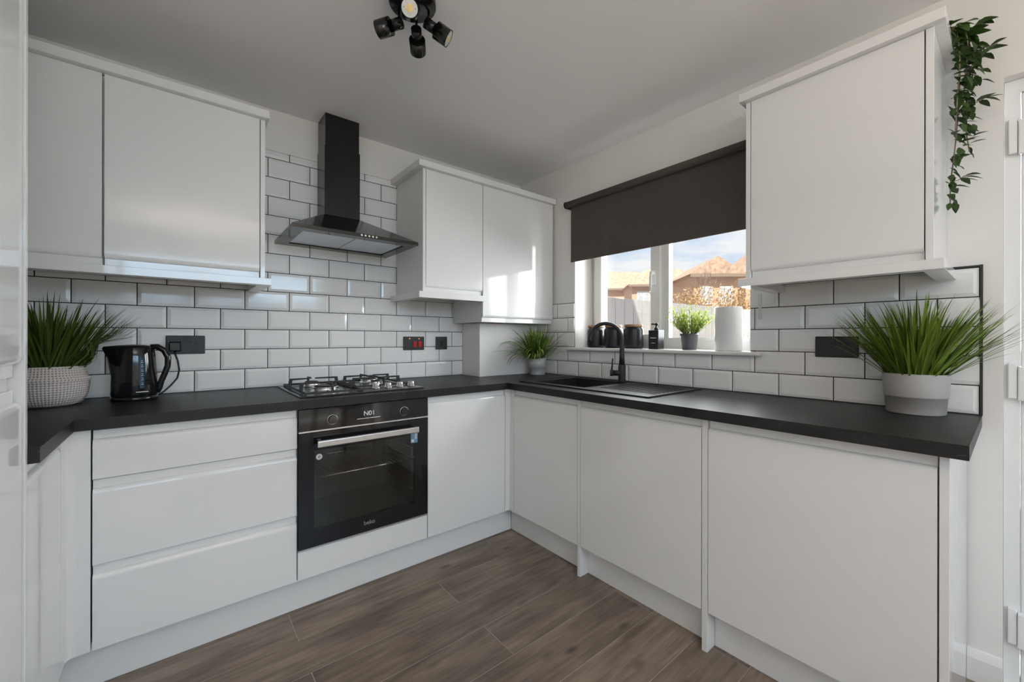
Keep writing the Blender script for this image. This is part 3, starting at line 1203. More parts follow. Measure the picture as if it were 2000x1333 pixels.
UF = -0.400
rail('cornice', 'white cornice strip on top of the wall units above the kettle', 'cornice',
     [(WL + 0.002, -1.792, UF, UF + 0.055, 2.1465, 2.181), (-1.846, -1.792, UF + 0.0551, -0.001, 2.1465, 2.181)])
rail('pelmet', 'white pelmet strip below the wall units above the kettle', 'pelmet',
     [(WL + 0.002, -1.784, UF, UF + 0.050, 1.405, 1.4355), (-1.834, -1.784, UF + 0.0501, -0.011, 1.405, 1.4355)])

UR = -0.372
r = thing('wall_cabinet', 'white gloss narrow wall unit beside the black cooker hood', 'cabinet', (-0.82, -0.18, 1.44))
carcass(r, -1.0165, -0.6235, UR + DT + 0.007, -0.001, 1.44, 2.138)
door_A(r, 'door', -1.0165, -0.6225, 1.436, 2.139, front=UR, bottom=True)
bm = B()
box(bm, -1.0350, -1.0175, UR, -0.010, 1.436, 2.139, bev=0.001)
part(r, 'end_panel', bm, 'gloss_white')
r = thing('wall_cabinet', 'white gloss taller wall unit in the inner corner above the pipe boxing', 'cabinet', (-0.3, -0.18, 1.28))
carcass(r, -0.6205, -0.005, UR + DT + 0.007, -0.011, 1.2755, 2.138)
bm = B()
prism(bm, jprof(UR, 1, 1.2745, 2.139, bottom=True), 'x', -0.6200, -0.0065)
part(r, 'door', bm, 'gloss_white')
rail('cornice', 'white cornice strip on top of the wall units beside the cooker hood', 'cornice',
     [(-1.071, -0.0005, UF, UF + 0.055, 2.1395, 2.175), (-1.071, -1.017, UF + 0.0551, 0.008, 2.1395, 2.175)])
rail('pelmet', 'white pelmet strip below the narrow wall unit beside the cooker hood', 'pelmet',
     [(-1.070, -0.6235, UF, UF + 0.050, 1.400, 1.4355), (-1.070, -1.020, UF + 0.0501, -0.001, 1.400, 1.4355)])

UBX = -0.345
r = thing('wall_cabinet', 'white gloss wall unit between window and back door with a trailing vine', 'cabinet', (-0.17, -2.09, 1.41))
bm = B()
box(bm, UBX + DT + 0.007, 0.008, -2.3395, -1.8430, 1.430, 2.117)
part(r, 'carcass', bm, 'mdf_white')
door_B(r, 'door', -2.3395, -1.8425, 1.4105, 2.118, front=UBX, bottom=True)
for (y0, y1) in ((-1.8415, -1.8245), (-2.3590, -2.3405)):
    bm = B()
    box(bm, UBX, 0.008, y0, y1, 1.4105, 2.118, bev=0.001)
    part(r, 'end_panel', bm, 'gloss_white')
bm = B()
box(bm, UBX + 0.03, -0.002, -2.335, -1.846, 1.4255, 1.4295)
part(r, 'base_board', bm, 'chipboard')
UBF = -0.371
rail('cornice', 'white cornice strip on top of the wall unit beside the back door', 'cornice',
     [(UBF, UBF + 0.055, -2.385, -1.807, 2.1185, 2.151), (UBF + 0.0551, 0.008, -2.385, -2.330, 2.1185, 2.151),
      (UBF + 0.0551, 0.008, -1.862, -1.807, 2.1185, 2.151)])
rail('pelmet', 'white pelmet strip below the wall unit beside the back door', 'pelmet',
     [(UBF, UBF + 0.050, -2.384, -1.805, 1.379, 1.410), (UBF + 0.0501, -0.002, -2.384, -2.334, 1.379, 1.410),
      (UBF + 0.0501, -0.002, -1.855, -1.805, 1.379, 1.410)])

# ------------------------------------------------------------------ oven
r = thing('oven', 'built in black glass oven with a steel handle below the gas hob', 'oven', (-1.4215, -0.35, 0.27))
OX0, OX1, OF = -1.7175, -1.1255, -0.612
# hollow body: five walls
bm = B()
for d in ((OX0 + 0.016, OX0 + 0.050, -0.586, -0.16, 0.280, 0.855), (OX1 - 0.050, OX1 - 0.016, -0.586, -0.16, 0.280, 0.855),
          (OX0 + 0.050, OX1 - 0.050, -0.586, -0.16, 0.280, 0.330), (OX0 + 0.050, OX1 - 0.050, -0.586, -0.16, 0.735, 0.855),
          (OX0 + 0.050, OX1 - 0.050, -0.190, -0.16, 0.330, 0.735)):
    box(bm, *d)
part(r, 'cavity', bm, 'oven_inside')
bm = B()
box(bm, OX0, OX1, OF, -0.588, 0.776, 0.868, bev=0.001)
fas = part(r, 'control_panel', bm, 'gloss_black')
bm = B()
box(bm, OX0, OX1, OF - 0.002, -0.590, 0.7685, 0.7755, bev=0.0008)
part(r, 'trim_strip', bm, 'brushed_alu')
# door: black glass frame with a see-through window
WZ0, WZ1 = 0.352, 0.688
bm = B()
grid_solid(bm, [OX0, OX0 + 0.060, OX1 - 0.070, OX1], [0.279, WZ0, WZ1, 0.766],
           lambda u, v: not (OX0 + 0.060 < u < OX1 - 0.070 and WZ0 < v < WZ1), OF, -0.588, 'y')
od = part(r, 'door', bm, 'gloss_black')
bm = B()
box(bm, OX0 + 0.059, OX1 - 0.069, OF + 0.001, OF + 0.005, WZ0 - 0.001, WZ1 + 0.001)
part(od, 'window_pane', bm, 'oven_glass')
bm = B()
box(bm, OX0, OX1, OF + 0.002, -0.588, 0.2705, 0.2785)
part(r, 'vent_strip', bm, 'brushed_alu')
bm = B()
box(bm, -1.655, -1.196, -0.662, -0.646, 0.708, 0.738, bev=0.005, seg=3)
hd = part(od, 'handle', bm, 'brushed_alu', 'flat brushed steel handle bar')
for x in (-1.645, -1.222):
    bm = B()
    box(bm, x, x + 0.016, -0.648, OF - 0.0002, 0.713, 0.733, bev=0.002)
    part(od, 'handle_mount', bm, 'satin_black')
for kx in (-1.584, -1.253):
    bm = B()
    cyl(bm, (kx, OF - 0.0002, 0.8135), (kx, OF - 0.012, 0.8135), 0.0185, 0.0175, n=32)
    kb = part(r, 'knob', bm, 'gloss_black')
    bm = B()
    c = [(kx + 0.0205 * math.cos(2 * math.pi * i / 36), OF - 0.0012, 0.8135 + 0.0205 * math.sin(2 * math.pi * i / 36)) for i in range(37)]
    tube(bm, c, 0.0016, n=6, caps=False)
    part(kb, 'knob_ring', bm, 'brushed_alu')
o = bpy.data.objects.new('clock_digits', text_mesh('N01', 0.030))
o.data.materials.append(MATS['print_white'])
COL.objects.link(o)
o.parent = fas
o.rotation_euler = (math.radians(90), 0, 0)
o.location = Vector((-1.423, OF - 0.0006, 0.823)) - Vector(root_loc(r))
bm = B()
box(bm, -1.478, -1.372, OF - 0.0008, OF, 0.8005, 0.8025)
part(fas, 'touch_bar', bm, 'print_white')
o = bpy.data.objects.new('lettering', text_mesh('beko', 0.026))
o.data.materials.append(MATS['print_grey'])
COL.objects.link(o)
o.parent = od
o.rotation_euler = (math.radians(90), 0, 0)
o.location = Vector((-1.4215, OF - 0.0006, 0.318)) - Vector(root_loc(r))
bm = B()
cyl(bm, (-1.638, OF - 0.0004, 0.660), (-1.638, OF - 0.001, 0.660), 0.0125, n=28)
st = part(od, 'round_sticker', bm, 'print_pale')
bm = B()
cyl(bm, (-1.638, OF - 0.001, 0.660), (-1.638, OF - 0.0014, 0.660), 0.007, n=20)
part(st, 'sticker_centre', bm, 'print_grey')
bm = B()
box(bm, -1.218, -1.182, OF - 0.0008, OF - 0.0003, 0.650, 0.697)
st = part(od, 'square_sticker', bm, 'sticker_blue')
bm = B()
for zz in (0.690, 0.683, 0.676, 0.669):
    box(bm, -1.198, -1.185, OF - 0.0012, OF - 0.0008, zz, zz + 0.004)
box(bm, -1.215, -1.202, OF - 0.0012, OF - 0.0008, 0.655, 0.667)
part(st, 'sticker_print', bm, 'print_pale')
# rack and side runners
bm = B()
ry = [-0.575 + 0.03 * i for i in range(13)]
for yy in (-0.575, -0.205):
    cyl(bm, (OX0 + 0.054, yy, 0.560), (OX1 - 0.054, yy, 0.560), 0.0032, n=8)
for i in range(26):
    xx = OX0 + 0.062 + i * 0.0186
    cyl(bm, (xx, -0.575, 0.563), (xx, -0.205, 0.563), 0.0016, n=6)
part(r, 'wire_rack', bm, 'steel')
for sx in (OX0 + 0.056, OX1 - 0.056):
    bm = B()
    for zz in (0.40, 0.47, 0.54, 0.61, 0.68):
        cyl(bm, (sx, -0.56, zz), (sx, -0.21, zz), 0.002, n=6)
    for yy in (-0.55, -0.22):
        cyl(bm, (sx, yy, 0.38), (sx, yy, 0.70), 0.002, n=6)
    part(r, 'side_runner', bm, 'steel')

# ------------------------------------------------------------------ hob
r = thing('gas_hob', 'black gas hob with steel burners and cast iron pan supports', 'hob', (-1.41, -0.3, 0.91))
HZ = ZW
bm = B()
box(bm, -1.702, -1.120, -0.560, -0.058, HZ + 0.0003, HZ + 0.007, bev=0.003)
part(r, 'base_plate', bm, 'hob_enamel')
burn = [(-1.560, -0.405, 0.060), (-1.565, -0.160, 0.040), (-1.265, -0.165, 0.047), (-1.285, -0.315, 0.030)]
for (bx, by, br) in burn:
    bm = B()
    lathe(bm, [(0, HZ + 0.0072), (br * 1.12, HZ + 0.0072), (br * 1.12, HZ + 0.010), (br, HZ + 0.012), (br * 0.95, HZ + 0.024), (br * 0.98, HZ + 0.027), (0, HZ + 0.027)], (bx, by), n=32)
    bu = part(r, 'burner', bm, 'steel')
    bm = B()
    lathe(bm, [(0, HZ + 0.0272), (br * 0.80, HZ + 0.0272), (br * 0.82, HZ + 0.031), (br * 0.70, HZ + 0.034), (0, HZ + 0.034)], (bx, by), n=32)
    part(bu, 'burner_cap', bm, 'cast_iron')
for (x0, x1, cs) in ((-1.675, -1.430, burn[:2]), (-1.410, -1.145, burn[2:])):
    bm = B()
    y0, y1 = (-0.535, -0.075) if x0 < -1.5 else (-0.400, -0.075)
    t, zb, zt = 0.004, HZ + 0.0072, HZ + 0.052
    for yy in (y0, y1):
        box(bm, x0 - t, x1 + t, yy - t, yy + t, zb + 0.004, zb + 0.012)
    for xx in (x0, x1):
        box(bm, xx - t, xx + t, y0, y1, zb + 0.004, zb + 0.012)
    for (fx, fy) in ((x0, y0), (x0, y1), (x1, y0), (x1, y1)):
        box(bm, fx - t, fx + t, fy - t, fy + t, zb, zb + 0.006)
    for n_, (bx, by, br) in enumerate(cs):
        for (dx, dy) in ((1, 0), (-1, 0), (0, 1 if n_ else -1)):
            if dx:
                ex = x1 if dx > 0 else x0
                sx = bx + dx * br * 0.45
                prism(bm, [(ex, zb + 0.006), (ex - dx * 0.006, zt), (sx, zt), (sx, zt - 0.007), (ex - dx * 0.020, zt - 0.009), (ex - dx * 0.016, zb + 0.006)], 'y', by - 0.004, by + 0.004)
            else:
                lim = y1 if by + dy > by else y0
                sy = by + dy * br * 0.45
                prism(bm, [(lim, zb + 0.006), (lim - dy * 0.006, zt), (sy, zt), (sy, zt - 0.007), (lim - dy * 0.020, zt - 0.009), (lim - dy * 0.016, zb + 0.006)], 'x', bx - 0.004, bx + 0.004)
    part(r, 'pan_support', bm, 'cast_iron')
for i in range(4):
    kx = -1.339 + i * 0.0627
    bm = B()
    lathe(bm, [(0, HZ + 0.0072), (0.0205, HZ + 0.0072), (0.0205, HZ + 0.012), (0.0165, HZ + 0.013), (0.0155, HZ + 0.030), (0.0140, HZ + 0.032), (0, HZ + 0.032)], (kx, -0.470), n=24)
    part(r, 'knob', bm, 'steel')

# ------------------------------------------------------------------ cooker hood
r = thing('cooker_hood', 'black chimney cooker hood on the tiled wall above the hob', 'cooker hood', (-1.41, -0.2, 1.67))
hx0, hx1, hy0 = -1.711, -1.101, -0.450
HB, HT = 1.672, 1.690
bm = B()
# rim with open underside
grid_solid(bm, [hx0, hx0 + 0.055, hx1 - 0.055, hx1], [hy0, hy0 + 0.060, -0.065, -0.001],
           lambda u, v: not (hx0 + 0.055 < u < hx1 - 0.055 and hy0 + 0.06 < v < -0.065), HB, HT, 'z')
cn = part(r, 'canopy_rim', bm, 'hood_black')
# pyramid
bm = B()
cx0, cx1, cy0, HC = -1.500, -1.313, -0.151, 1.838
lo = [(hx0, hy0, HT + 0.0002), (hx1, hy0, HT + 0.0002), (hx1, -0.001, HT + 0.0002), (hx0, -0.001, HT + 0.0002)]
hi = [(cx0, cy0, HC), (cx1, cy0, HC), (cx1, -0.001, HC), (cx0, -0.001, HC)]
L = [bm.verts.new(p) for p in lo]
H = [bm.verts.new(p) for p in hi]
for i in range(4):
    bm.faces.new((L[i], L[(i + 1) % 4], H[(i + 1) % 4], H[i]))
bm.faces.new(H)
bm.faces.new(L)
part(r, 'canopy', bm, 'hood_black')
for (x0, x1) in ((hx0 + 0.057, -1.4085), (-1.4035, hx1 - 0.057)):
    bm = B()
    box(bm, x0, x1, hy0 + 0.062, -0.067, HB + 0.006, HB + 0.012, bev=0.002)
    part(r, 'grease_filter', bm, 'filter_mesh')
bm = B()
box(bm, cx0, cx1, cy0, -0.001, HC - 0.012, 2.21, bev=0.001)
part(r, 'chimney_lower', bm, 'satin_black')
bm = B()
box(bm, cx0 + 0.004, cx1 - 0.004, cy0 + 0.004, -0.002, 2.2101, CEIL - 0.001, bev=0.001)
part(r, 'chimney_upper', bm, 'satin_black')
for i in range(5):
    bm = B()
    x = -1.405 + i * 0.0185
    cyl(bm, (x, hy0 + 0.0002, 1.681), (x, hy0 - 0.004, 1.681), 0.0048, n=16)
    part(r, 'button', bm, 'chrome')

# ------------------------------------------------------------------ sink and tap
r = thing('kitchen_sink', 'black composite sink with a ribbed drainer set in the worktop under the window', 'sink', (-0.3, -1.06, 0.91))
bm = B()
SZ = ZW + 0.0055
grid_solid(bm, [SK[0], SK[0] + 0.012, bowl[0], bowl[1], SK[1] - 0.012, SK[1]],
           [SK[2], SK[2] + 0.012, bowl[2], bowl[3], SK[3] - 0.012, SK[3]],
           lambda u, v: not (bowl[0] < u < bowl[1] and bowl[2] < v < bowl[3]), ZW + 0.0002, ZW + 0.004, 'z')
part(r, 'deck', bm, 'sink_composite')
bm = B()
grid_solid(bm, [SK[0], SK[0] + 0.010, SK[1] - 0.010, SK[1]], [SK[2], SK[2] + 0.010, SK[3] - 0.010, SK[3]],
           lambda u, v: not (SK[0] + 0.01 < u < SK[1] - 0.01 and SK[2] + 0.01 < v < SK[3] - 0.01), ZW + 0.0041, SZ + 0.002, 'z')
part(r, 'raised_rim', bm, 'sink_composite')
bm = B()
d = 0.165
x0, x1, y0, y1 = bowl
t = 0.006
for dims in ((x0 - t, x0, y0 - t, y1 + t, ZW - d, ZW + 0.0001), (x1, x1 + t, y0 - t, y1 + t, ZW - d, ZW + 0.0001),
             (x0, x1, y0 - t, y0, ZW - d, ZW + 0.0001), (x0, x1, y1, y1 + t, ZW - d, ZW + 0.0001), (x0 - t, x1 + t, y0 - t, y1 + t, ZW - d - t, ZW - d)):
    box(bm, *dims)
part(r, 'bowl', bm, 'sink_composite')
bm = B()
lathe(bm, [(0, ZW - d + 0.0005), (0.042, ZW - d + 0.0005), (0.040, ZW - d + 0.004), (0.012, ZW - d + 0.006), (0, ZW - d + 0.006)], (-0.284, -0.886), n=28)
part(r, 'strainer', bm, 'chrome')
for i in range(9):
    bm = B()
    xx = -0.405 + i * 0.036
    prism(bm, [(xx - 0.005, ZW + 0.0041), (xx - 0.003, ZW + 0.0065), (xx + 0.003, ZW + 0.0065), (xx + 0.005, ZW + 0.0041)], 'y', -1.46, -1.14)
    part(r, 'drainer_rib', bm, 'sink_composite')

r = thing('kitchen_tap', 'matt black swan neck mixer tap rising behind the sink', 'tap', (-0.083, -1.035, 0.914))
TX, TY = -0.083, -1.035
tz = ZW + 0.0042
bm = B()
lathe(bm, [(0, tz), (0.026, tz), (0.026, tz + 0.005), (0.0215, tz + 0.007), (0.0215, tz + 0.098), (0.0195, tz + 0.101), (0, tz + 0.101)], (TX, TY), n=28)
part(r, 'body', bm, 'matt_black')
dirx, diry = -math.sin(math.radians(35)), math.cos(math.radians(35))
pts = [(TX, TY, tz + 0.095), (TX, TY, tz + 0.16), (TX, TY, tz + 0.225), (TX, TY, tz + 0.25)]
R = 0.094
zc = tz + 0.252
for i in range(1, 19):
    a = math.pi * i / 18 * 1.06
    q = R * (1 - math.cos(a))
    pts.append((TX + dirx * q, TY + diry * q, zc + R * math.sin(a)))
rr = [0.0175, 0.0145, 0.0125, 0.012] + [0.0118 - 0.0012 * i / 18 for i in range(1, 19)]
bm = B()
tube(bm, pts, rr, n=18)
part(r, 'spout', bm, 'matt_black')
hx, hy = TX - 0.026, TY + 0.029
bm = B()
cyl(bm, (TX, TY, tz + 0.052), (TX - 0.036, TY + 0.036, tz + 0.052), 0.0165, n=20)
cyl(bm, (TX - 0.036, TY + 0.036, tz + 0.052), (TX - 0.048, TY + 0.048, tz + 0.052), 0.0185, n=20)
hdl = part(r, 'valve', bm, 'matt_black')
bm = B()
tube(bm, [(TX - 0.042, TY + 0.042, tz + 0.060), (TX - 0.040, TY + 0.040, tz + 0.10), (TX - 0.038, TY + 0.038, tz + 0.138)], [0.0052, 0.0048, 0.0044], n=10)
part(hdl, 'lever', bm, 'matt_black')


# ------------------------------------------------------------------ sockets and switches
def on_A(bm, x0, x1, z0, z1, d0, d1, bev=0.0):
    box(bm, x0, x1, -d1, -d0, z0, z1, bev=bev)


def on_B(bm, y0, y1, z0, z1, d0, d1, bev=0.0):
    box(bm, -d1, -d0, y0, y1, z0, z1, bev=bev)


def double_socket(fn, c, s, label, loc):
    """c centre along the wall, s = +1 if left of the socket is the negative direction"""
    r = thing('double_socket', label, 'socket', loc)
    bm = B()
    fn(bm, c - 0.073, c + 0.073, 1.0935, 1.1805, 0.0002, 0.008, bev=0.003)
    pl = part(r, 'face_plate', bm, 'matt_black')
    for k in (-0.0125, 0.0125):
        bm = B()
        fn(bm, c + k - 0.0085, c + k + 0.0085, 1.152, 1.170, 0.0078, 0.0108, bev=0.001)
        part(r, 'rocker', bm, 'gloss_black')
    for k in (-0.037, 0.037):
        bm = B()
        fn(bm, c + k - 0.0042, c + k + 0.0042, 1.140, 1.150, 0.0079, 0.0085)
        fn(bm, c + k - 0.0145, c + k - 0.0075, 1.120, 1.1255, 0.0079, 0.0085)
        fn(bm, c + k + 0.0075, c + k + 0.0145, 1.120, 1.1255, 0.0079, 0.0085)
        part(r, 'pin_slot', bm, 'gloss_black')
    return r


double_socket(on_B, -2.0445, 1, 'black double wall socket on the tiles beside the back door grass plant', (0, -2.0445, 1.0935))
double_socket(on_A, -2.077, 1, 'black double wall socket above the kettle with a plug in it', (-2.077, 0, 1.0935))
r = thing('plug', 'black plug of the kettle pushed in the wall socket', 'plug', (-2.122, -0.03, 1.10))
bm = B()
on_A(bm, -2.140, -2.094, 1.106, 1.152, 0.0088, 0.036, bev=0.006)
part(r, 'plug_body', bm, 'satin_black')
bm = B()
tube(bm, [(-2.117, -0.022, 1.107), (-2.114, -0.024, 1.09), (-2.106, -0.03, 1.06), (-2.101, -0.04, 1.02), (-2.108, -0.06, 0.985),
          (-2.130, -0.085, 0.955), (-2.155, -0.105, 0.930), (-2.175, -0.118, 0.9185)], 0.0038, n=8)
part(r, 'cord', bm, 'cable')
r = thing('cooker_switch', 'black cooker switch with red rocker and neon lights right of the hob', 'switch', (-0.914, 0, 1.093))
bm = B()
on_A(bm, -0.987, -0.841, 1.0930, 1.1805, 0.0002, 0.008, bev=0.003)
part(r, 'face_plate', bm, 'matt_black')
for (xx, ww) in ((-0.910, 0.012), (-0.874, 0.012)):
    bm = B()
    on_A(bm, xx - ww, xx + ww, 1.112, 1.150, 0.0078, 0.0125, bev=0.002)
    part(r, 'red_rocker', bm, 'red_plastic')
for xx in (-0.946, -0.880):
    bm = B()
    cyl(bm, (xx, -0.0078, 1.167), (xx, -0.0105, 1.167), 0.0042, n=14)
    part(r, 'neon_light', bm, 'neon')
r = thing('single_socket', 'small square black wall socket beside the corner boxing', 'socket', (-0.711, 0, 1.093))
bm = B()
on_A(bm, -0.755, -0.668, 1.0930, 1.1805, 0.0002, 0.008, bev=0.003)
part(r, 'face_plate', bm, 'matt_black')
bm = B()
on_A(bm, -0.722, -0.704, 1.122, 1.152, 0.0078, 0.0100, bev=0.001)
part(r, 'switch_rocker', bm, 'gloss_black')

# ------------------------------------------------------------------ kettle
kx, ky = -2.245, -0.160
r = thing('kettle', 'gloss black electric kettle with a blue water gauge', 'kettle', (kx, ky, 0.91))
bm = B()
lathe(bm, [(0, ZW + 0.0005), (0.073, ZW + 0.0005), (0.076, ZW + 0.006), (0.075, ZW + 0.016), (0.070, ZW + 0.019), (0, ZW + 0.019)], (kx, ky), n=40)
part(r, 'power_base', bm, 'gloss_black')
bm = B()
lathe(bm, [(0, ZW + 0.0195), (0.072, ZW + 0.0195), (0.0745, ZW + 0.028), (0.072, ZW + 0.10), (0.066, ZW + 0.18), (0.062, ZW + 0.215), (0.058, ZW + 0.224), (0.03, ZW + 0.231), (0, ZW + 0.233)], (kx, ky), n=44)
# pull a spout out of the top rim towards -x
for v in bm.verts:
    dx, dy = v.co.x - kx, v.co.y - ky
    if v.co.z > ZW + 0.15:
        ang = math.atan2(dy, -dx)
        rad = math.hypot(dx, dy)
        if rad > 0.05 and abs(ang) < 0.55:
            f = (1 - abs(ang) / 0.55) * min(1, (v.co.z - ZW - 0.15) / 0.06)
            v.co.x -= 0.036 * f
part(r, 'body', bm, 'gloss_black')
hp = []
for (q, z) in ((0.050, 0.222), (0.072, 0.222), (0.096, 0.205), (0.108, 0.175), (0.107, 0.140), (0.097, 0.105), (0.086, 0.075), (0.078, 0.045), (0.070, 0.030)):
    hp.append((kx + q * 0.985, ky - q * 0.17, ZW + z))
bm = B()
tube(bm, hp, [0.011, 0.012, 0.012, 0.0115, 0.011, 0.011, 0.011, 0.012, 0.012], n=14)
part(r, 'handle', bm, 'gloss_black')
# gauge panel following the body on the side that faces the room
ga = math.atan2(-0.92, 0.36)
bm = B()
rows = []
for z, rad in ((0.052, 0.0748), (0.10, 0.0732), (0.14, 0.0700), (0.18, 0.0672)):
    rows.append([bm.verts.new((kx + rad * math.cos(ga + t), ky + rad * math.sin(ga + t), ZW + z)) for t in (-0.11, -0.04, 0.04, 0.11)])
for a, b in zip(rows, rows[1:]):
    for i in range(3):
        bm.faces.new((a[i], a[i + 1], b[i + 1], b[i]))
gg = part(r, 'water_gauge', bm, 'gauge_blue')
bm = B()
for z, rad in ((0.068, 0.0746), (0.086, 0.0742), (0.104, 0.0736), (0.122, 0.0722), (0.140, 0.0708), (0.158, 0.0694)):
    p = Vector((kx + rad * math.cos(ga), ky + rad * math.sin(ga), ZW + z))
    tv = Vector((-math.sin(ga), math.cos(ga), 0))
    nv = Vector((math.cos(ga), math.sin(ga), 0)) * 0.0008
    for wd, dz in ((0.004, 0.0), (0.0025, 0.007)):
        q = [p + tv * wd + nv, p - tv * wd + nv, p - tv * wd + nv + Vector((0, 0, 0.0016)), p + tv * wd + nv + Vector((0, 0, 0.0016))]
        bm.faces.new([bm.verts.new(v + Vector((0, 0, dz))) for v in q])
part(gg, 'level_mark', bm, 'print_pale')
bm = B()
vs0, vs1 = [], []
for i in range(7):
    t = ga - 0.27 + 0.54 * i / 6
    vs0.append(bm.verts.new((kx + 0.0757 * math.cos(t), ky + 0.0757 * math.sin(t), ZW + 0.036)))
    vs1.append(bm.verts.new((kx + 0.0757 * math.cos(t), ky + 0.0757 * math.sin(t), ZW + 0.0395)))
for i in range(6):
    bm.faces.new((vs0[i], vs0[i + 1], vs1[i + 1], vs1[i]))
part(r, 'printed_mark', bm, 'print_pale')


# ------------------------------------------------------------------ plants
def blade(bm, base, az, lean, length, width, droop, segs=7, limit=None):
    """tapered, slightly folded leaf; lean = angle from vertical at base, droop = added angle toward the tip"""
    p = Vector(base)
    h = Vector((math.cos(az), math.sin(az), 0))
    side = Vector((-math.sin(az), math.cos(az), 0))
    prev = None
    st = length / segs
    for i in range(segs + 1):
        t = i / segs
        ang = lean + droop * t * t
        wd = width * (0.75 + 0.5 * t) * (1 - t ** 3) if t < 1 else 0
        d = (h * math.sin(ang) + Vector((0, 0, 1)) * math.cos(ang))
        nrm = (h * math.cos(ang) - Vector((0, 0, 1)) * math.sin(ang))
        q = p.copy()
        if limit:
            q = limit(q)
        if i == segs:
            cur = [bm.verts.new(q)]
        else:
            cur = [bm.verts.new(q - side * wd * 0.5), bm.verts.new(q - nrm * wd * 0.18), bm.verts.new(q + side * wd * 0.5)]
            if limit:
                for v in cur:
                    v.co = limit(v.co)
        if prev:
            if len(cur) == 3:
                for a in (0, 1):
                    f = bm.faces.new((prev[a], prev[a + 1], cur[a + 1], cur[a]))
                    f.smooth = True
            else:
                for a in (0, 1):
                    f = bm.faces.new((prev[a], prev[a + 1], cur[0]))
                    f.smooth = True
        prev = cur
        p = p + d * st


def wall_limit(xmax=None, ymax=None, zmin=None, xmin=None):
    def f(p):
        q = p.copy()
        if xmax is not None:
            q.x = min(q.x, xmax)
        if ymax is not None:
            q.y = min(q.y, ymax)
        if zmin is not None:
            q.z = max(q.z, zmin)
        if xmin is not None:
            q.x = max(q.x, xmin)
        return q
    return f


def grass_tuft(root, name, c, z, rad, count, lmin, lmax, leanmax, droop, width, m, limit, seed, bias=None):
    rnd = random.Random(seed)
    bm = B()
    for i in range(count):
        az = rnd.uniform(0, 2 * math.pi)
        if bias and rnd.random() < bias[1]:
            az = bias[0] + rnd.gauss(0, 0.5)
        q = math.sqrt(rnd.random())
        lean = leanmax * q * rnd.uniform(0.55, 1.05)
        b = (c[0] + rad * q * math.cos(az), c[1] + rad * q * math.sin(az), z)
        blade(bm, b, az + rnd.gauss(0, 0.25), lean, rnd.uniform(lmin, lmax), width * rnd.uniform(0.75, 1.2),
              droop * rnd.uniform(0.3, 1.2), limit=limit)
    o = part(root, name, bm, m, fix=False)
    o['kind'] = 'stuff'
    return o


# big grass in the grey pot by the back door
gx, gy = -0.098, -2.291
r = thing('potted_grass', 'bushy bright green grass in a grey round pot on the worktop end', 'plant', (gx, gy, 0.91))
bm = B()
lathe(bm, [(0, ZW + 0.0005), (0.076, ZW + 0.0005), (0.0785, ZW + 0.004), (0.0815, ZW + 0.058), (0.0842, ZW + 0.0583), (0.0850, ZW + 0.062), (0.0885, ZW + 0.138),
           (0.0875, ZW + 0.140), (0.083, ZW + 0.140), (0.080, ZW + 0.115), (0, ZW + 0.115)], (gx, gy), n=56)
part(r, 'pot', bm, 'pot_grey')
bm = B()
lathe(bm, [(0.0795, ZW + 0.116), (0.05, ZW + 0.121), (0, ZW + 0.122)], (gx, gy), n=32)
part(r, 'soil', bm, 'soil')
grass_tuft(r, 'grass_blade', (gx, gy), ZW + 0.118, 0.068, 400, 0.19, 0.325, 0.95, 0.40, 0.0078, 'grass_bright', wall_limit(xmax=-0.006), 11)

# basket plant in the left corner
def basket_limit(p):
    q = wall_limit(ymax=-0.006, xmin=-2.95)(p)
    if q.z < 1.165:                      # the leaves stay clear of the kettle
        q.x = min(q.x, -2.362)
    return q


bx, by = -2.487, -0.170
r = thing('basket_plant', 'dark green grass plant in a pale woven basket left of the kettle', 'plant', (bx, by, 0.91))
bm = B()
lathe(bm, [(0, ZW + 0.0005), (0.070, ZW + 0.0005), (0.092, ZW + 0.010), (0.107, ZW + 0.040), (0.112, ZW + 0.075), (0.112, ZW + 0.092), (0.118, ZW + 0.100),
           (0.117, ZW + 0.107), (0.106, ZW + 0.112), (0.099, ZW + 0.150), (0.095, ZW + 0.152), (0.093, ZW + 0.150), (0.098, ZW + 0.12), (0, ZW + 0.118)], (bx, by), n=64)
part(r, 'basket', bm, 'woven_basket')
bm = B()
lathe(bm, [(0.094, ZW + 0.121), (0.05, ZW + 0.126), (0, ZW + 0.127)], (bx, by), n=32)
part(r, 'soil', bm, 'soil')
grass_tuft(r, 'grass_blade', (bx, by), ZW + 0.122, 0.078, 330, 0.20, 0.335, 0.95, 0.36, 0.0086, 'grass_dark', basket_limit, 5)

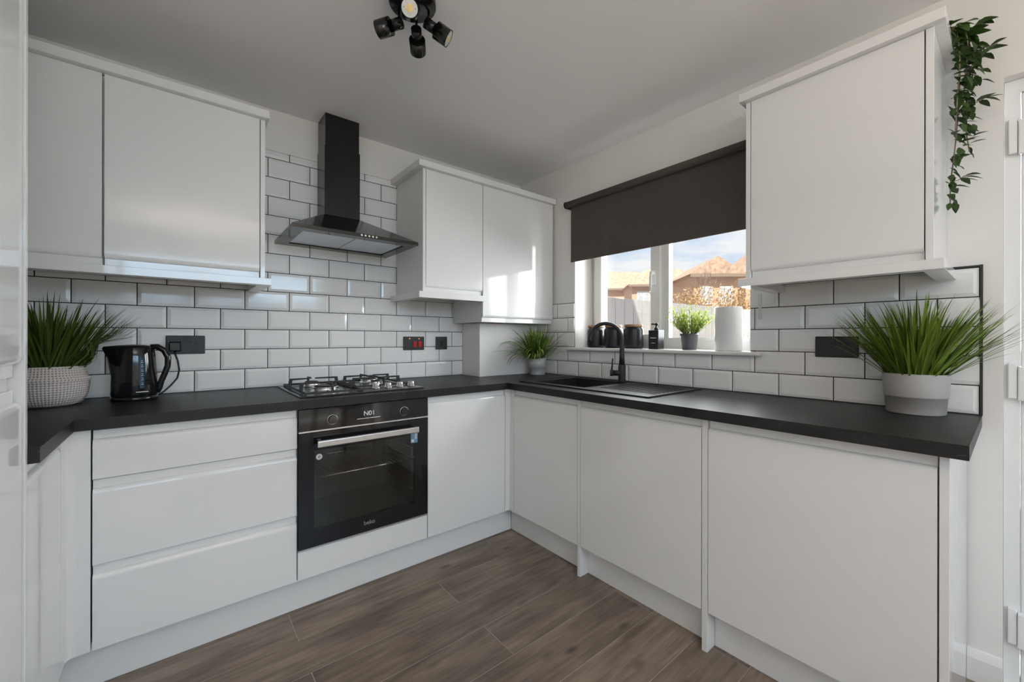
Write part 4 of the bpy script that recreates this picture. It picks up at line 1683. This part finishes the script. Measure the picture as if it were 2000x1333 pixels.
# spider plant in the inner corner
px_, py_ = -0.105, -0.318
r = thing('spider_plant', 'drooping green spider plant in a pale grey pot in the worktop corner', 'plant', (px_, py_, 0.91))
bm = B()
lathe(bm, [(0, ZW + 0.0005), (0.053, ZW + 0.0005), (0.055, ZW + 0.004), (0.0565, ZW + 0.045), (0.0600, ZW + 0.0455), (0.062, ZW + 0.118), (0.058, ZW + 0.119), (0.056, ZW + 0.10), (0, ZW + 0.10)], (px_, py_), n=44)
part(r, 'pot', bm, 'pot_lightgrey')
bm = B()
lathe(bm, [(0.0555, ZW + 0.101), (0.03, ZW + 0.105), (0, ZW + 0.106)], (px_, py_), n=28)
part(r, 'soil', bm, 'soil')
rnd = random.Random(3)
bm = B()
lim = wall_limit(xmax=-0.006, ymax=-0.220, zmin=ZW + 0.004)
for i in range(215):
    az = rnd.uniform(0, 2 * math.pi)
    if i < 90:      # upright tuft
        lean, ln, dr = rnd.uniform(0.0, 0.5), rnd.uniform(0.17, 0.265), rnd.uniform(0.0, 0.5)
    else:           # arching outer leaves, most of them towards the hob
        az = rnd.gauss(math.radians(205), 0.55) if i < 200 else rnd.uniform(math.pi, 2 * math.pi)
        lean, ln, dr = rnd.uniform(0.45, 1.2), rnd.uniform(0.22, 0.37), rnd.uniform(0.7, 2.2)
    q = math.sqrt(rnd.random()) * 0.044
    blade(bm, (px_ + q * math.cos(az), py_ + q * math.sin(az), ZW + 0.103), az, lean, ln, rnd.uniform(0.008, 0.0125), dr, segs=8, limit=lim)
o = part(r, 'leaf', bm, 'spider_leaf', fix=False)
o['kind'] = 'stuff'

# leafy plant on the sill
lx, ly, SILL = 0.085, -1.362, 1.1085
r = thing('sill_plant', 'small yellow green leafy plant in a dark pot on the window sill', 'plant', (lx, ly, SILL))
bm = B()
lathe(bm, [(0, SILL + 0.0005), (0.036, SILL + 0.0005), (0.0375, SILL + 0.004), (0.045, SILL + 0.078), (0.048, SILL + 0.079), (0.0485, SILL + 0.090), (0.045, SILL + 0.090), (0.043, SILL + 0.075), (0, SILL + 0.075)], (lx, ly), n=40)
part(r, 'pot', bm, 'pot_dark')
bm = B()
lathe(bm, [(0.0425, SILL + 0.076), (0, SILL + 0.080)], (lx, ly), n=24)
part(r, 'soil', bm, 'soil')
rnd = random.Random(21)
bm = B()
bst = B()
for i in range(80):
    az = rnd.uniform(0, 2 * math.pi)
    lean = rnd.uniform(0.0, 0.95)
    ln = rnd.uniform(0.09, 0.175)
    p0 = Vector((lx + 0.02 * math.cos(az), ly + 0.02 * math.sin(az), SILL + 0.076))
    d = Vector((math.cos(az) * math.sin(lean), math.sin(az) * math.sin(lean), math.cos(lean)))
    if d.x > 0:
        d.x *= 0.45
    tube(bst, [p0, p0 + d * ln * 0.5, p0 + d * ln], [0.0014, 0.001, 0.0006], n=5)
    for k in range(13):
        t = 0.25 + 0.75 * k / 12
        pp = p0 + d * ln * t
        a2 = k * 2.4 + rnd.uniform(-0.4, 0.4)
        blade(bm, pp, a2, rnd.uniform(0.5, 1.3), rnd.uniform(0.016, 0.030), rnd.uniform(0.006, 0.010), 0.3, segs=3)
part(r, 'stem', bst, 'spider_leaf')
o = part(r, 'leaf', bm, 'sill_leaf', fix=False)
o['kind'] = 'stuff'

# trailing vine over the wall unit by the door
r = thing('trailing_vine', 'dark green trailing vine hanging down the side of the wall unit', 'plant', (-0.12, -2.37, 2.151))
rnd = random.Random(9)
strands = [
    [(-0.16, -2.34, 2.160), (-0.13, -2.385, 2.185), (-0.11, -2.398, 2.10), (-0.10, -2.395, 1.95), (-0.10, -2.386, 1.80), (-0.11, -2.378, 1.70), (-0.10, -2.376, 1.62)],
    [(-0.10, -2.34, 2.160), (-0.08, -2.392, 2.19), (-0.07, -2.412, 2.10), (-0.06, -2.415, 1.98), (-0.06, -2.410, 1.88), (-0.06, -2.418, 1.80)],
    [(-0.20, -2.34, 2.160), (-0.16, -2.388, 2.18), (-0.15, -2.400, 2.08), (-0.14, -2.394, 1.95), (-0.13, -2.390, 1.86)],
    [(-0.06, -2.35, 2.160), (-0.05, -2.395, 2.21), (-0.05, -2.425, 2.13), (-0.05, -2.422, 2.03)],
    [(-0.13, -2.35, 2.165), (-0.11, -2.395, 2.215), (-0.10, -2.415, 2.15), (-0.09, -2.408, 2.02), (-0.08, -2.404, 1.90)],
]


def catmull(pts, n):
    P = [Vector(p) for p in pts]
    P = [P[0]] + P + [P[-1]]
    out = []
    for i in range(1, len(P) - 2):
        for k in range(n):
            t = k / n
            a, b, c, d = P[i - 1], P[i], P[i + 1], P[i + 2]
            out.append(0.5 * ((2 * b) + (c - a) * t + (2 * a - 5 * b + 4 * c - d) * t * t + (3 * b - a - 3 * c + d) * t ** 3))
    out.append(P[-2])
    return out


def leaf_mesh(L, W):
    bm = B()
    prof = [(0.0, 0.0), (0.15, 0.55), (0.40, 1.0), (0.65, 0.80), (0.88, 0.35), (1.0, 0.0)]
    mid, lf, rt = [], [], []
    for t, wv in prof:
        zz = -0.18 * L * t * t
        mid.append(bm.verts.new((L * t, 0, zz)))
        if wv > 0:
            lf.append(bm.verts.new((L * t, W * wv * 0.5, zz + W * wv * 0.13)))
            rt.append(bm.verts.new((L * t, -W * wv * 0.5, zz + W * wv * 0.13)))
    for sgn, sd_ in ((1, lf), (-1, rt)):
        bm.faces.new((mid[0], mid[1], sd_[0]) if sgn < 0 else (mid[0], sd_[0], mid[1]))
        for i in range(3):
            q = (mid[i + 1], mid[i + 2], sd_[i + 1], sd_[i])
            bm.faces.new(q if sgn < 0 else tuple(reversed(q)))
        bm.faces.new((mid[4], mid[5], sd_[3]) if sgn < 0 else (mid[4], sd_[3], mid[5]))
    for f in bm.faces:
        f.smooth = True
    return new_mesh('leaf', bm, 'vine_leaf', fix=False)


leaves = [leaf_mesh(0.050, 0.024), leaf_mesh(0.041, 0.021), leaf_mesh(0.031, 0.017)]
for si, s in enumerate(strands):
    c = catmull(s, 10)
    bm = B()
    tube(bm, c, [0.0018] * len(c), n=6)
    part(r, 'stem', bm, 'bark')
    nlv = (74, 54, 52, 44, 56)[si]
    for i in range(nlv):
        t = (i + rnd.random()) / nlv
        t = 0.06 + 0.94 * t ** 1.35
        p = c[min(len(c) - 1, int(t * (len(c) - 1)))]
        az = rnd.uniform(0, 2 * math.pi)
        off = Vector((math.cos(az), math.sin(az), 0)) * rnd.uniform(0.0, 0.026)
        q = p + off + Vector((0, 0, rnd.uniform(-0.008, 0.008)))
        if q.z < 2.16:
            q.y = min(q.y, -2.368 if q.z > 2.1 else -2.366)
        pitch = rnd.uniform(-0.2, 1.25)
        if math.sin(az) > 0.2 and q.z < 2.15:
            az = -az
        ex = q.x + 0.04 * math.cos(az)
        if ex > 0.0:
            az = math.pi - az
        me = leaves[0 if (t < 0.7 and rnd.random() < 0.6) else rnd.choice((1, 2))]
        piece(r, 'leaf', me, q, (rnd.uniform(-0.5, 0.5), pitch, az))
# side sprigs
for (a, b) in (((-0.06, -2.415, 2.08), (-0.05, -2.462, 2.135)), ((-0.07, -2.412, 1.955), (-0.06, -2.452, 1.965)), ((-0.06, -2.40, 2.19), (-0.05, -2.44, 2.235)), ((-0.10, -2.384, 1.70), (-0.09, -2.408, 1.715))):
    a, b = Vector(a), Vector(b)
    bm = B()
    tube(bm, [a, (a + b) / 2 + Vector((0, 0, -0.004)), b], 0.0012, n=5)
    part(r, 'stem', bm, 'bark')
    d = b - a
    az = math.atan2(d.y, d.x)
    for k in range(4):
        piece(r, 'leaf', leaves[k % 2], a + d * (0.5 + 0.16 * k), (rnd.uniform(-0.4, 0.4), rnd.uniform(-0.6, 0.5), az + (-0.7, 0.6, -0.35, 0.1)[k]))

# ------------------------------------------------------------------ things on the sill
for i, jy in enumerate((-0.700, -0.845, -0.998)):
    lab = ('black storage jar with wooden lid beside the window reveal', 'middle black storage jar with wooden lid on the sill',
           'black storage jar with wooden lid beside the soap bottle')[i]
    jx = 0.085
    r = thing('storage_jar', lab, 'jar', (jx, jy, SILL), 'black jars on the window sill')
    bm = B()
    lathe(bm, [(0, SILL + 0.0005), (0.052, SILL + 0.0005), (0.058, SILL + 0.006), (0.0605, SILL + 0.016), (0.0605, SILL + 0.112), (0.058, SILL + 0.124), (0.0525, SILL + 0.130), (0.0525, SILL + 0.134), (0, SILL + 0.134)], (jx, jy), n=40)
    part(r, 'body', bm, 'jar_black')
    bm = B()
    lathe(bm, [(0, SILL + 0.1342), (0.054, SILL + 0.1342), (0.0555, SILL + 0.137), (0.0555, SILL + 0.148), (0.054, SILL + 0.150), (0, SILL + 0.150)], (jx, jy), n=40)
    part(r, 'lid', bm, 'lid_wood')
r = thing('soap_dispenser', 'square black soap dispenser with a pump on the window sill', 'soap dispenser', (0.055, -1.170, SILL))
sx_, sy_ = 0.055, -1.175
bm = B()
box(bm, sx_ - 0.032, sx_ + 0.032, sy_ - 0.032, sy_ + 0.032, SILL + 0.0005, SILL + 0.112, bev=0.004, seg=3)
part(r, 'bottle', bm, 'jar_black')
bm = B()
lathe(bm, [(0, SILL + 0.1122), (0.013, SILL + 0.1122), (0.013, SILL + 0.124), (0.006, SILL + 0.126), (0.006, SILL + 0.140), (0.012, SILL + 0.142), (0.012, SILL + 0.152), (0, SILL + 0.154)], (sx_, sy_), n=20)
cyl(bm, (sx_, sy_, SILL + 0.148), (sx_ - 0.032, sy_ + 0.010, SILL + 0.146), 0.0045, n=10)
part(r, 'pump', bm, 'gloss_black')
bm = B()
box(bm, sx_ - 0.0326, sx_ - 0.0321, sy_ - 0.019, sy_ + 0.019, SILL + 0.063, SILL + 0.068)
box(bm, sx_ - 0.0326, sx_ - 0.0321, sy_ - 0.013, sy_ + 0.013, SILL + 0.034, SILL + 0.0375)
part(r, 'label_print', bm, 'print_pale')
vx, vy = 0.070, -1.578
bm = B()
lathe(bm, [(0, SILL + 0.0005), (0.0615, SILL + 0.0005), (0.064, SILL + 0.003), (0.064, SILL + 0.221), (0.0625, SILL + 0.2235), (0.0605, SILL + 0.222), (0.0605, SILL + 0.012), (0, SILL + 0.012)], (vx, vy), n=56)
single('cylinder_vase', bm, 'white_ceramic', 'tall plain white cylinder vase on the window sill', 'vase', (vx, vy, SILL))

# ------------------------------------------------------------------ ceiling spotlight
lc = Vector((-1.459, -1.137, CEIL))
r = thing('ceiling_spotlight', 'round black ceiling spotlight fitting with four adjustable heads', 'ceiling light', (lc.x, lc.y, CEIL - 0.028))
bm = B()
lathe(bm, [(0, CEIL - 0.0005), (0.082, CEIL - 0.0005), (0.082, CEIL - 0.024), (0.079, CEIL - 0.028), (0, CEIL - 0.028)], (lc.x, lc.y), n=56)
part(r, 'base_plate', bm, 'satin_black')
heads = [((-1.475, -1.150), (-0.48, -1.0, -0.55), 2.318), ((-1.490, -1.090), (-0.62, 0.78, -0.12), 2.312),
         ((-1.425, -1.098), (0.50, 0.86, -0.22), 2.308), ((-1.405, -1.155), (0.80, -0.42, -0.52), 2.312)]
for (hxy, d, hz_) in heads:
    d = Vector(d).normalized()
    j = Vector((hxy[0], hxy[1], hz_))
    bm = B()
    cyl(bm, (hxy[0], hxy[1], CEIL - 0.0285), (hxy[0], hxy[1], hz_ + 0.004), 0.0045, n=12)
    arm = part(r, 'stem', bm, 'satin_black')
    bm = B()
    a = j - d * 0.012
    cyl(bm, a, j + d * 0.032, 0.0190, n=24)
    cyl(bm, j + d * 0.032, j + d * 0.084, 0.0300, n=32, cap1=False)
    cyl(bm, j + d * 0.084, j + d * 0.078, 0.0300, 0.0280, n=32, cap0=False, cap1=False)
    cyl(bm, j + d * 0.078, j + d * 0.077, 0.0280, 0.0270, n=32, cap0=False, cap1=True)
    hd = part(r, 'spot_head', bm, 'satin_black')
    bm = B()
    cyl(bm, j + d * 0.0775, j + d * 0.0830, 0.0272, 0.0265, n=32)
    bulb = part(hd, 'bulb', bm, 'led_face')
    bm = B()
    cyl(bm, j + d * 0.0831, j + d * 0.0842, 0.0125, n=20)
    part(bulb, 'bulb_chip', bm, 'led_yellow')
    u_, v_ = frame_axes(d)
    for sg in (-1, 1):
        bm = B()
        q = j + d * 0.0831 + u_ * 0.019 * sg
        cyl(bm, q, q + d * 0.0008, 0.0022, n=10)
        part(bulb, 'bulb_screw', bm, 'print_grey')

# ------------------------------------------------------------------ dining end (mirrored in the oven glass)
def dining_chair(x, y, rot, label):
    r = thing('dining_chair', label, 'chair', (x, y, 0))
    c_, s_ = math.cos(rot), math.sin(rot)

    def W(p):
        return (x + p[0] * c_ - p[1] * s_, y + p[0] * s_ + p[1] * c_, p[2])
    for (a, b, top, sp) in ((-0.19, -0.19, 0.44, 0.035), (0.19, -0.19, 0.44, 0.035), (-0.19, 0.19, 0.92, 0.03), (0.19, 0.19, 0.92, 0.03)):
        bm = B()
        sg = 1 if a > 0 else -1
        tube(bm, [W((a + sg * sp, b + (sp if b > 0 else -sp), 0.0005)), W((a, b, 0.44)), W((a, b + (0.05 if top > 0.5 else 0), top))], [0.014, 0.019, 0.015], n=10)
        part(r, 'leg', bm, 'brown_wood')
    bm = B()
    prism(bm, [W((p[0], p[1], 0))[:2] for p in ((-0.22, -0.22), (0.22, -0.22), (0.22, 0.22), (-0.22, 0.22))], 'z', 0.441, 0.475)
    part(r, 'seat', bm, 'brown_wood')
    for zz in (0.62, 0.75, 0.87):
        bm = B()
        tube(bm, [W((-0.19, 0.235, zz)), W((0, 0.25, zz)), W((0.19, 0.235, zz))], 0.014, n=8)
        part(r, 'back_rail', bm, 'brown_wood')


dining_chair(-0.72, -3.35, 2.6, 'brown wooden dining chair mirrored in the oven door')
dining_chair(-1.38, -3.55, 3.4, 'brown wooden dining chair beside the assumed patio opening')

# unseen lamp added behind the camera to bounce fill light off the ceiling
fl = Vector((-1.95, -3.72, 0))
r = thing('fill_lamp', 'black standing lamp added behind the camera to bounce light off the ceiling', 'lamp', fl)
bm = B()
lathe(bm, [(0, 0.0005), (0.14, 0.0005), (0.14, 0.012), (0.02, 0.022), (0, 0.022)], (fl.x, fl.y), n=36)
part(r, 'base', bm, 'satin_black')
bm = B()
cyl(bm, (fl.x, fl.y, 0.02), (fl.x, fl.y, 1.60), 0.011, n=16)
part(r, 'pole', bm, 'satin_black')
bm = B()
lathe(bm, [(0.012, 1.60), (0.08, 1.63), (0.15, 1.72), (0.147, 1.722), (0.076, 1.637), (0, 1.615)], (fl.x, fl.y), n=40)
part(r, 'shade', bm, 'satin_black')
ul = area('fill_uplight', (fl.x, fl.y, 1.725), (0, 0.05, 1), 0.26, 0.26, 33, (1.0, 0.86, 0.71))
ul.parent = r
ul.location = (0, 0, 1.725)

# ------------------------------------------------------------------ outside
bm = B()
box(bm, -30, 90, -60, 70, -0.40, -0.155)
g = struct('ground', bm, 'paving', 'paved garden ground outside')


def at(u, wd):
    a = (u - 1011.87) / 802.13
    p = CAM + (fwd + rgt * a) * wd
    return Vector((p.x, p.y, 0))


f0, f1 = Vector((1.35, 1.03, 0)), Vector((9.2, 0.55, 0))
fd = (f1 - f0).normalized()
fr_ = thing('garden_fence', 'pale vertical board garden fence seen through the kitchen window', 'fence', (5.0, 0.8, -0.155))
bm = B()
box(bm, 0.006, 0.176, -0.010, 0.010, -0.15, 1.72)
board = new_mesh('board', bm, 'fence_board')
bm = B()
nb = int((f1 - f0).length / 0.19)
ang = math.atan2(fd.y, fd.x)
for i in range(nb):
    p = f0 + fd * 0.19 * i
    piece(fr_, 'board', board, (p.x, p.y, (i % 3) * 0.004), (0, 0, ang))
for zz in (0.15, 0.85, 1.50):
    bm = B()
    n_ = Vector((-fd.y, fd.x, 0))
    q = [f0 + n_ * 0.012, f1 + n_ * 0.012, f1 + n_ * 0.05, f0 + n_ * 0.05]
    prism(bm, [(v.x, v.y) for v in q], 'z', zz, zz + 0.08)
    part(fr_, 'rail', bm, 'bark')


def house(center, width, depth, eave, ridge, rot, label, hip, wins):
    """front faces -v; local axes: e (along the front), v (depth)"""
    e = Vector((math.cos(rot), math.sin(rot), 0))
    v = Vector((-math.sin(rot), math.cos(rot), 0))
    G = -0.154
    r = thing('house', label, 'house', (center.x, center.y, G))

    def W(a, b, z):
        return center + e * a + v * b + Vector((0, 0, z))

    def hexa(a0, a1, b0, b1, z0, z1, name, m, parent):
        bm = B()
        vs = [bm.verts.new(W(*p)) for p in ((a0, b0, z0), (a1, b0, z0), (a1, b1, z0), (a0, b1, z0), (a0, b0, z1), (a1, b0, z1), (a1, b1, z1), (a0, b1, z1))]
        for f in ((0, 3, 2, 1), (4, 5, 6, 7), (0, 1, 5, 4), (1, 2, 6, 5), (2, 3, 7, 6), (3, 0, 4, 7)):
            bm.faces.new([vs[i] for i in f])
        return part(parent, name, bm, m)
    hw, hd_ = width / 2, depth / 2
    hexa(-hw, hw, -hd_, hd_, G, eave, 'wall', 'house_brick', r)
    bm = B()
    o = 0.35
    base = [W(-hw - o, -hd_ - o, eave - 0.1), W(hw + o, -hd_ - o, eave - 0.1), W(hw + o, hd_ + o, eave - 0.1), W(-hw - o, hd_ + o, eave - 0.1)]
    if hip == 'gable':     # ridge runs front to back
        top = [W(0, -hd_ - o, ridge), W(0, hd_ + o, ridge)]
        bs = [bm.verts.new(p) for p in base]
        ts = [bm.verts.new(p) for p in top]
        bm.faces.new((bs[0], ts[0], ts[1], bs[3]))
        bm.faces.new((bs[1], bs[2], ts[1], ts[0]))
        bm.faces.new((bs[0], bs[1], ts[0]))
        bm.faces.new((bs[2], bs[3], ts[1]))
        bm.faces.new((bs[0], bs[3], bs[2], bs[1]))
    else:                  # hipped, ridge along the front
        k = min(hd_, hw) * 0.75
        top = [W(-hw + k, 0, ridge), W(hw - k, 0, ridge)]
        bs = [bm.verts.new(p) for p in base]
        ts = [bm.verts.new(p) for p in top]
        bm.faces.new((bs[0], bs[1], ts[1], ts[0]))
        bm.faces.new((bs[2], bs[3], ts[0], ts[1]))
        bm.faces.new((bs[1], bs[2], ts[1]))
        bm.faces.new((bs[3], bs[0], ts[0]))
        bm.faces.new((bs[0], bs[3], bs[2], bs[1]))
    part(r, 'roof', bm, 'roof_tile')
    hexa(-hw - o + 0.02, hw + o - 0.02, -hd_ - o - 0.04, -hd_ - o + 0.02, eave - 0.26, eave - 0.08, 'fascia', 'bark', r)
    for (a, z, ww, hh) in wins:
        f = hexa(a - ww / 2, a + ww / 2, -hd_ - 0.06, -hd_ + 0.02, z, z + hh, 'window', 'house_trim', r)
        for s in (-1, 1):
            hexa(a + s * ww / 4 - ww * 0.2, a + s * ww / 4 + ww * 0.2, -hd_ - 0.075, -hd_ - 0.061, z + 0.08, z + hh - 0.08, 'pane', 'house_pane', f)


face = math.atan2(rgt.y, rgt.x)
WN2 = [(-2.0, 3.9, 1.0, 1.1), (-0.3, 3.9, 1.0, 1.1), (1.6, 3.9, 1.0, 1.1), (-1.6, 1.0, 1.3, 1.2), (1.6, 1.0, 1.3, 1.2)]
WN = [(-1.5, 3.0, 1.3, 1.15), (1.5, 3.0, 1.3, 1.15), (-1.5, 0.7, 1.6, 1.3), (1.5, 0.7, 1.6, 1.3)]
house(at(1216, 42), 7.4, 6, 6.0, 8.0, face - 0.10, 'brick house with a low hipped roof farthest along the row', 'hip', WN2)
house(at(1294, 35.0), 5.8, 4, 5.6, 7.1, face - 0.10, 'brick house with a hipped roof next to the gabled house', 'hip', WN2)
house(at(1370, 25.0), 2.4, 4, 4.85, 5.75, face - 0.05, 'brick house with a gable facing the garden', 'gable', [(-0.55, 3.1, 0.7, 1.0), (0.55, 3.1, 0.7, 1.0), (-0.55, 0.7, 0.7, 1.2), (0.55, 0.7, 0.7, 1.2)])
house(at(1512, 28.5), 6.2, 4, 5.5, 7.3, face, 'brick house with a long hipped roof behind the white vase', 'hip', WN2)


def shrub(c, rad, height, label, seed, name='garden_shrub'):
    rnd = random.Random(seed)
    r = thing(name, label, 'shrub', (c.x, c.y, -0.154))
    bst = B()
    for i in range(16):
        az, ln = rnd.uniform(0, 2 * math.pi), rnd.uniform(0.5, 0.95)
        tube(bst, [(c.x, c.y, -0.15), (c.x + 0.3 * rad * math.cos(az), c.y + 0.3 * rad * math.sin(az), height * 0.45 * ln),
                   (c.x + 0.7 * rad * math.cos(az), c.y + 0.7 * rad * math.sin(az), height * ln)], [0.03, 0.02, 0.006], n=5)
    part(r, 'branch', bst, 'bark')
    bm = B()
    for i in range(1900):
        az = rnd.uniform(0, 2 * math.pi)
        el = math.asin(rnd.uniform(-0.6, 1))
        q = rnd.uniform(0.55, 1.0) * (1 + 0.18 * math.sin(az * 5 + seed) * math.cos(el * 4))
        p = (c.x + rad * q * math.cos(az) * math.cos(el), c.y + rad * q * math.sin(az) * math.cos(el), height * 0.56 + height * 0.44 * q * math.sin(el))
        blade(bm, p, rnd.uniform(0, 6.28), rnd.uniform(0.3, 1.6), rnd.uniform(0.05, 0.11), rnd.uniform(0.03, 0.055), 0.3, segs=2)
    o = part(r, 'leaf', bm, 'ochre_leaf', fix=False)
    o['kind'] = 'stuff'


shrub(at(1306, 17.6), 0.85, 3.25, 'ochre leaved shrub beyond the fence beside the window mullion', 1)
shrub(at(1348, 12.6), 0.60, 2.80, 'ochre leaved shrub beyond the fence above the sill plant', 2)
shrub(at(1394, 15.0), 0.85, 3.20, 'ochre leaved shrub beyond the fence below the gabled house', 3)
shrub(at(1438, 12.4), 0.60, 2.75, 'ochre leaved shrub beyond the fence above the white vase', 4)
shrub(at(1484, 17.8), 0.85, 3.10, 'ochre leaved shrub beyond the fence below the long hipped roof', 6)
shrub(at(1222, 23), 1.1, 3.0, 'ochre leaved shrub beyond the shaded part of the fence', 5)

# bare tree beyond the fence
tp = at(1345, 20.5)
r = thing('bare_tree', 'leafless tree with thin twigs in front of the gabled house', 'tree', (tp.x, tp.y, -0.154))
rnd = random.Random(4)
bm = B()


def twig(p, d, ln, rad, lev):
    q = p + d * ln
    tube(bm, [p, (p + q) / 2 + Vector((rnd.uniform(-1, 1), rnd.uniform(-1, 1), 0)) * ln * 0.05, q], [rad, rad * 0.8, rad * 0.6], n=5)
    if lev:
        for _ in range(4 if lev > 1 else 3):
            nd = (d + Vector((rnd.uniform(-1, 1), rnd.uniform(-1, 1), rnd.uniform(-0.1, 0.8))) * 0.65).normalized()
            twig(p + d * ln * rnd.uniform(0.5, 1.0), nd, ln * rnd.uniform(0.5, 0.75), rad * 0.55, lev - 1)


twig(Vector((tp.x, tp.y, -0.15)), Vector((0.03, 0, 1)).normalized(), 2.2, 0.05, 4)
part(r, 'trunk', bm, 'bark')
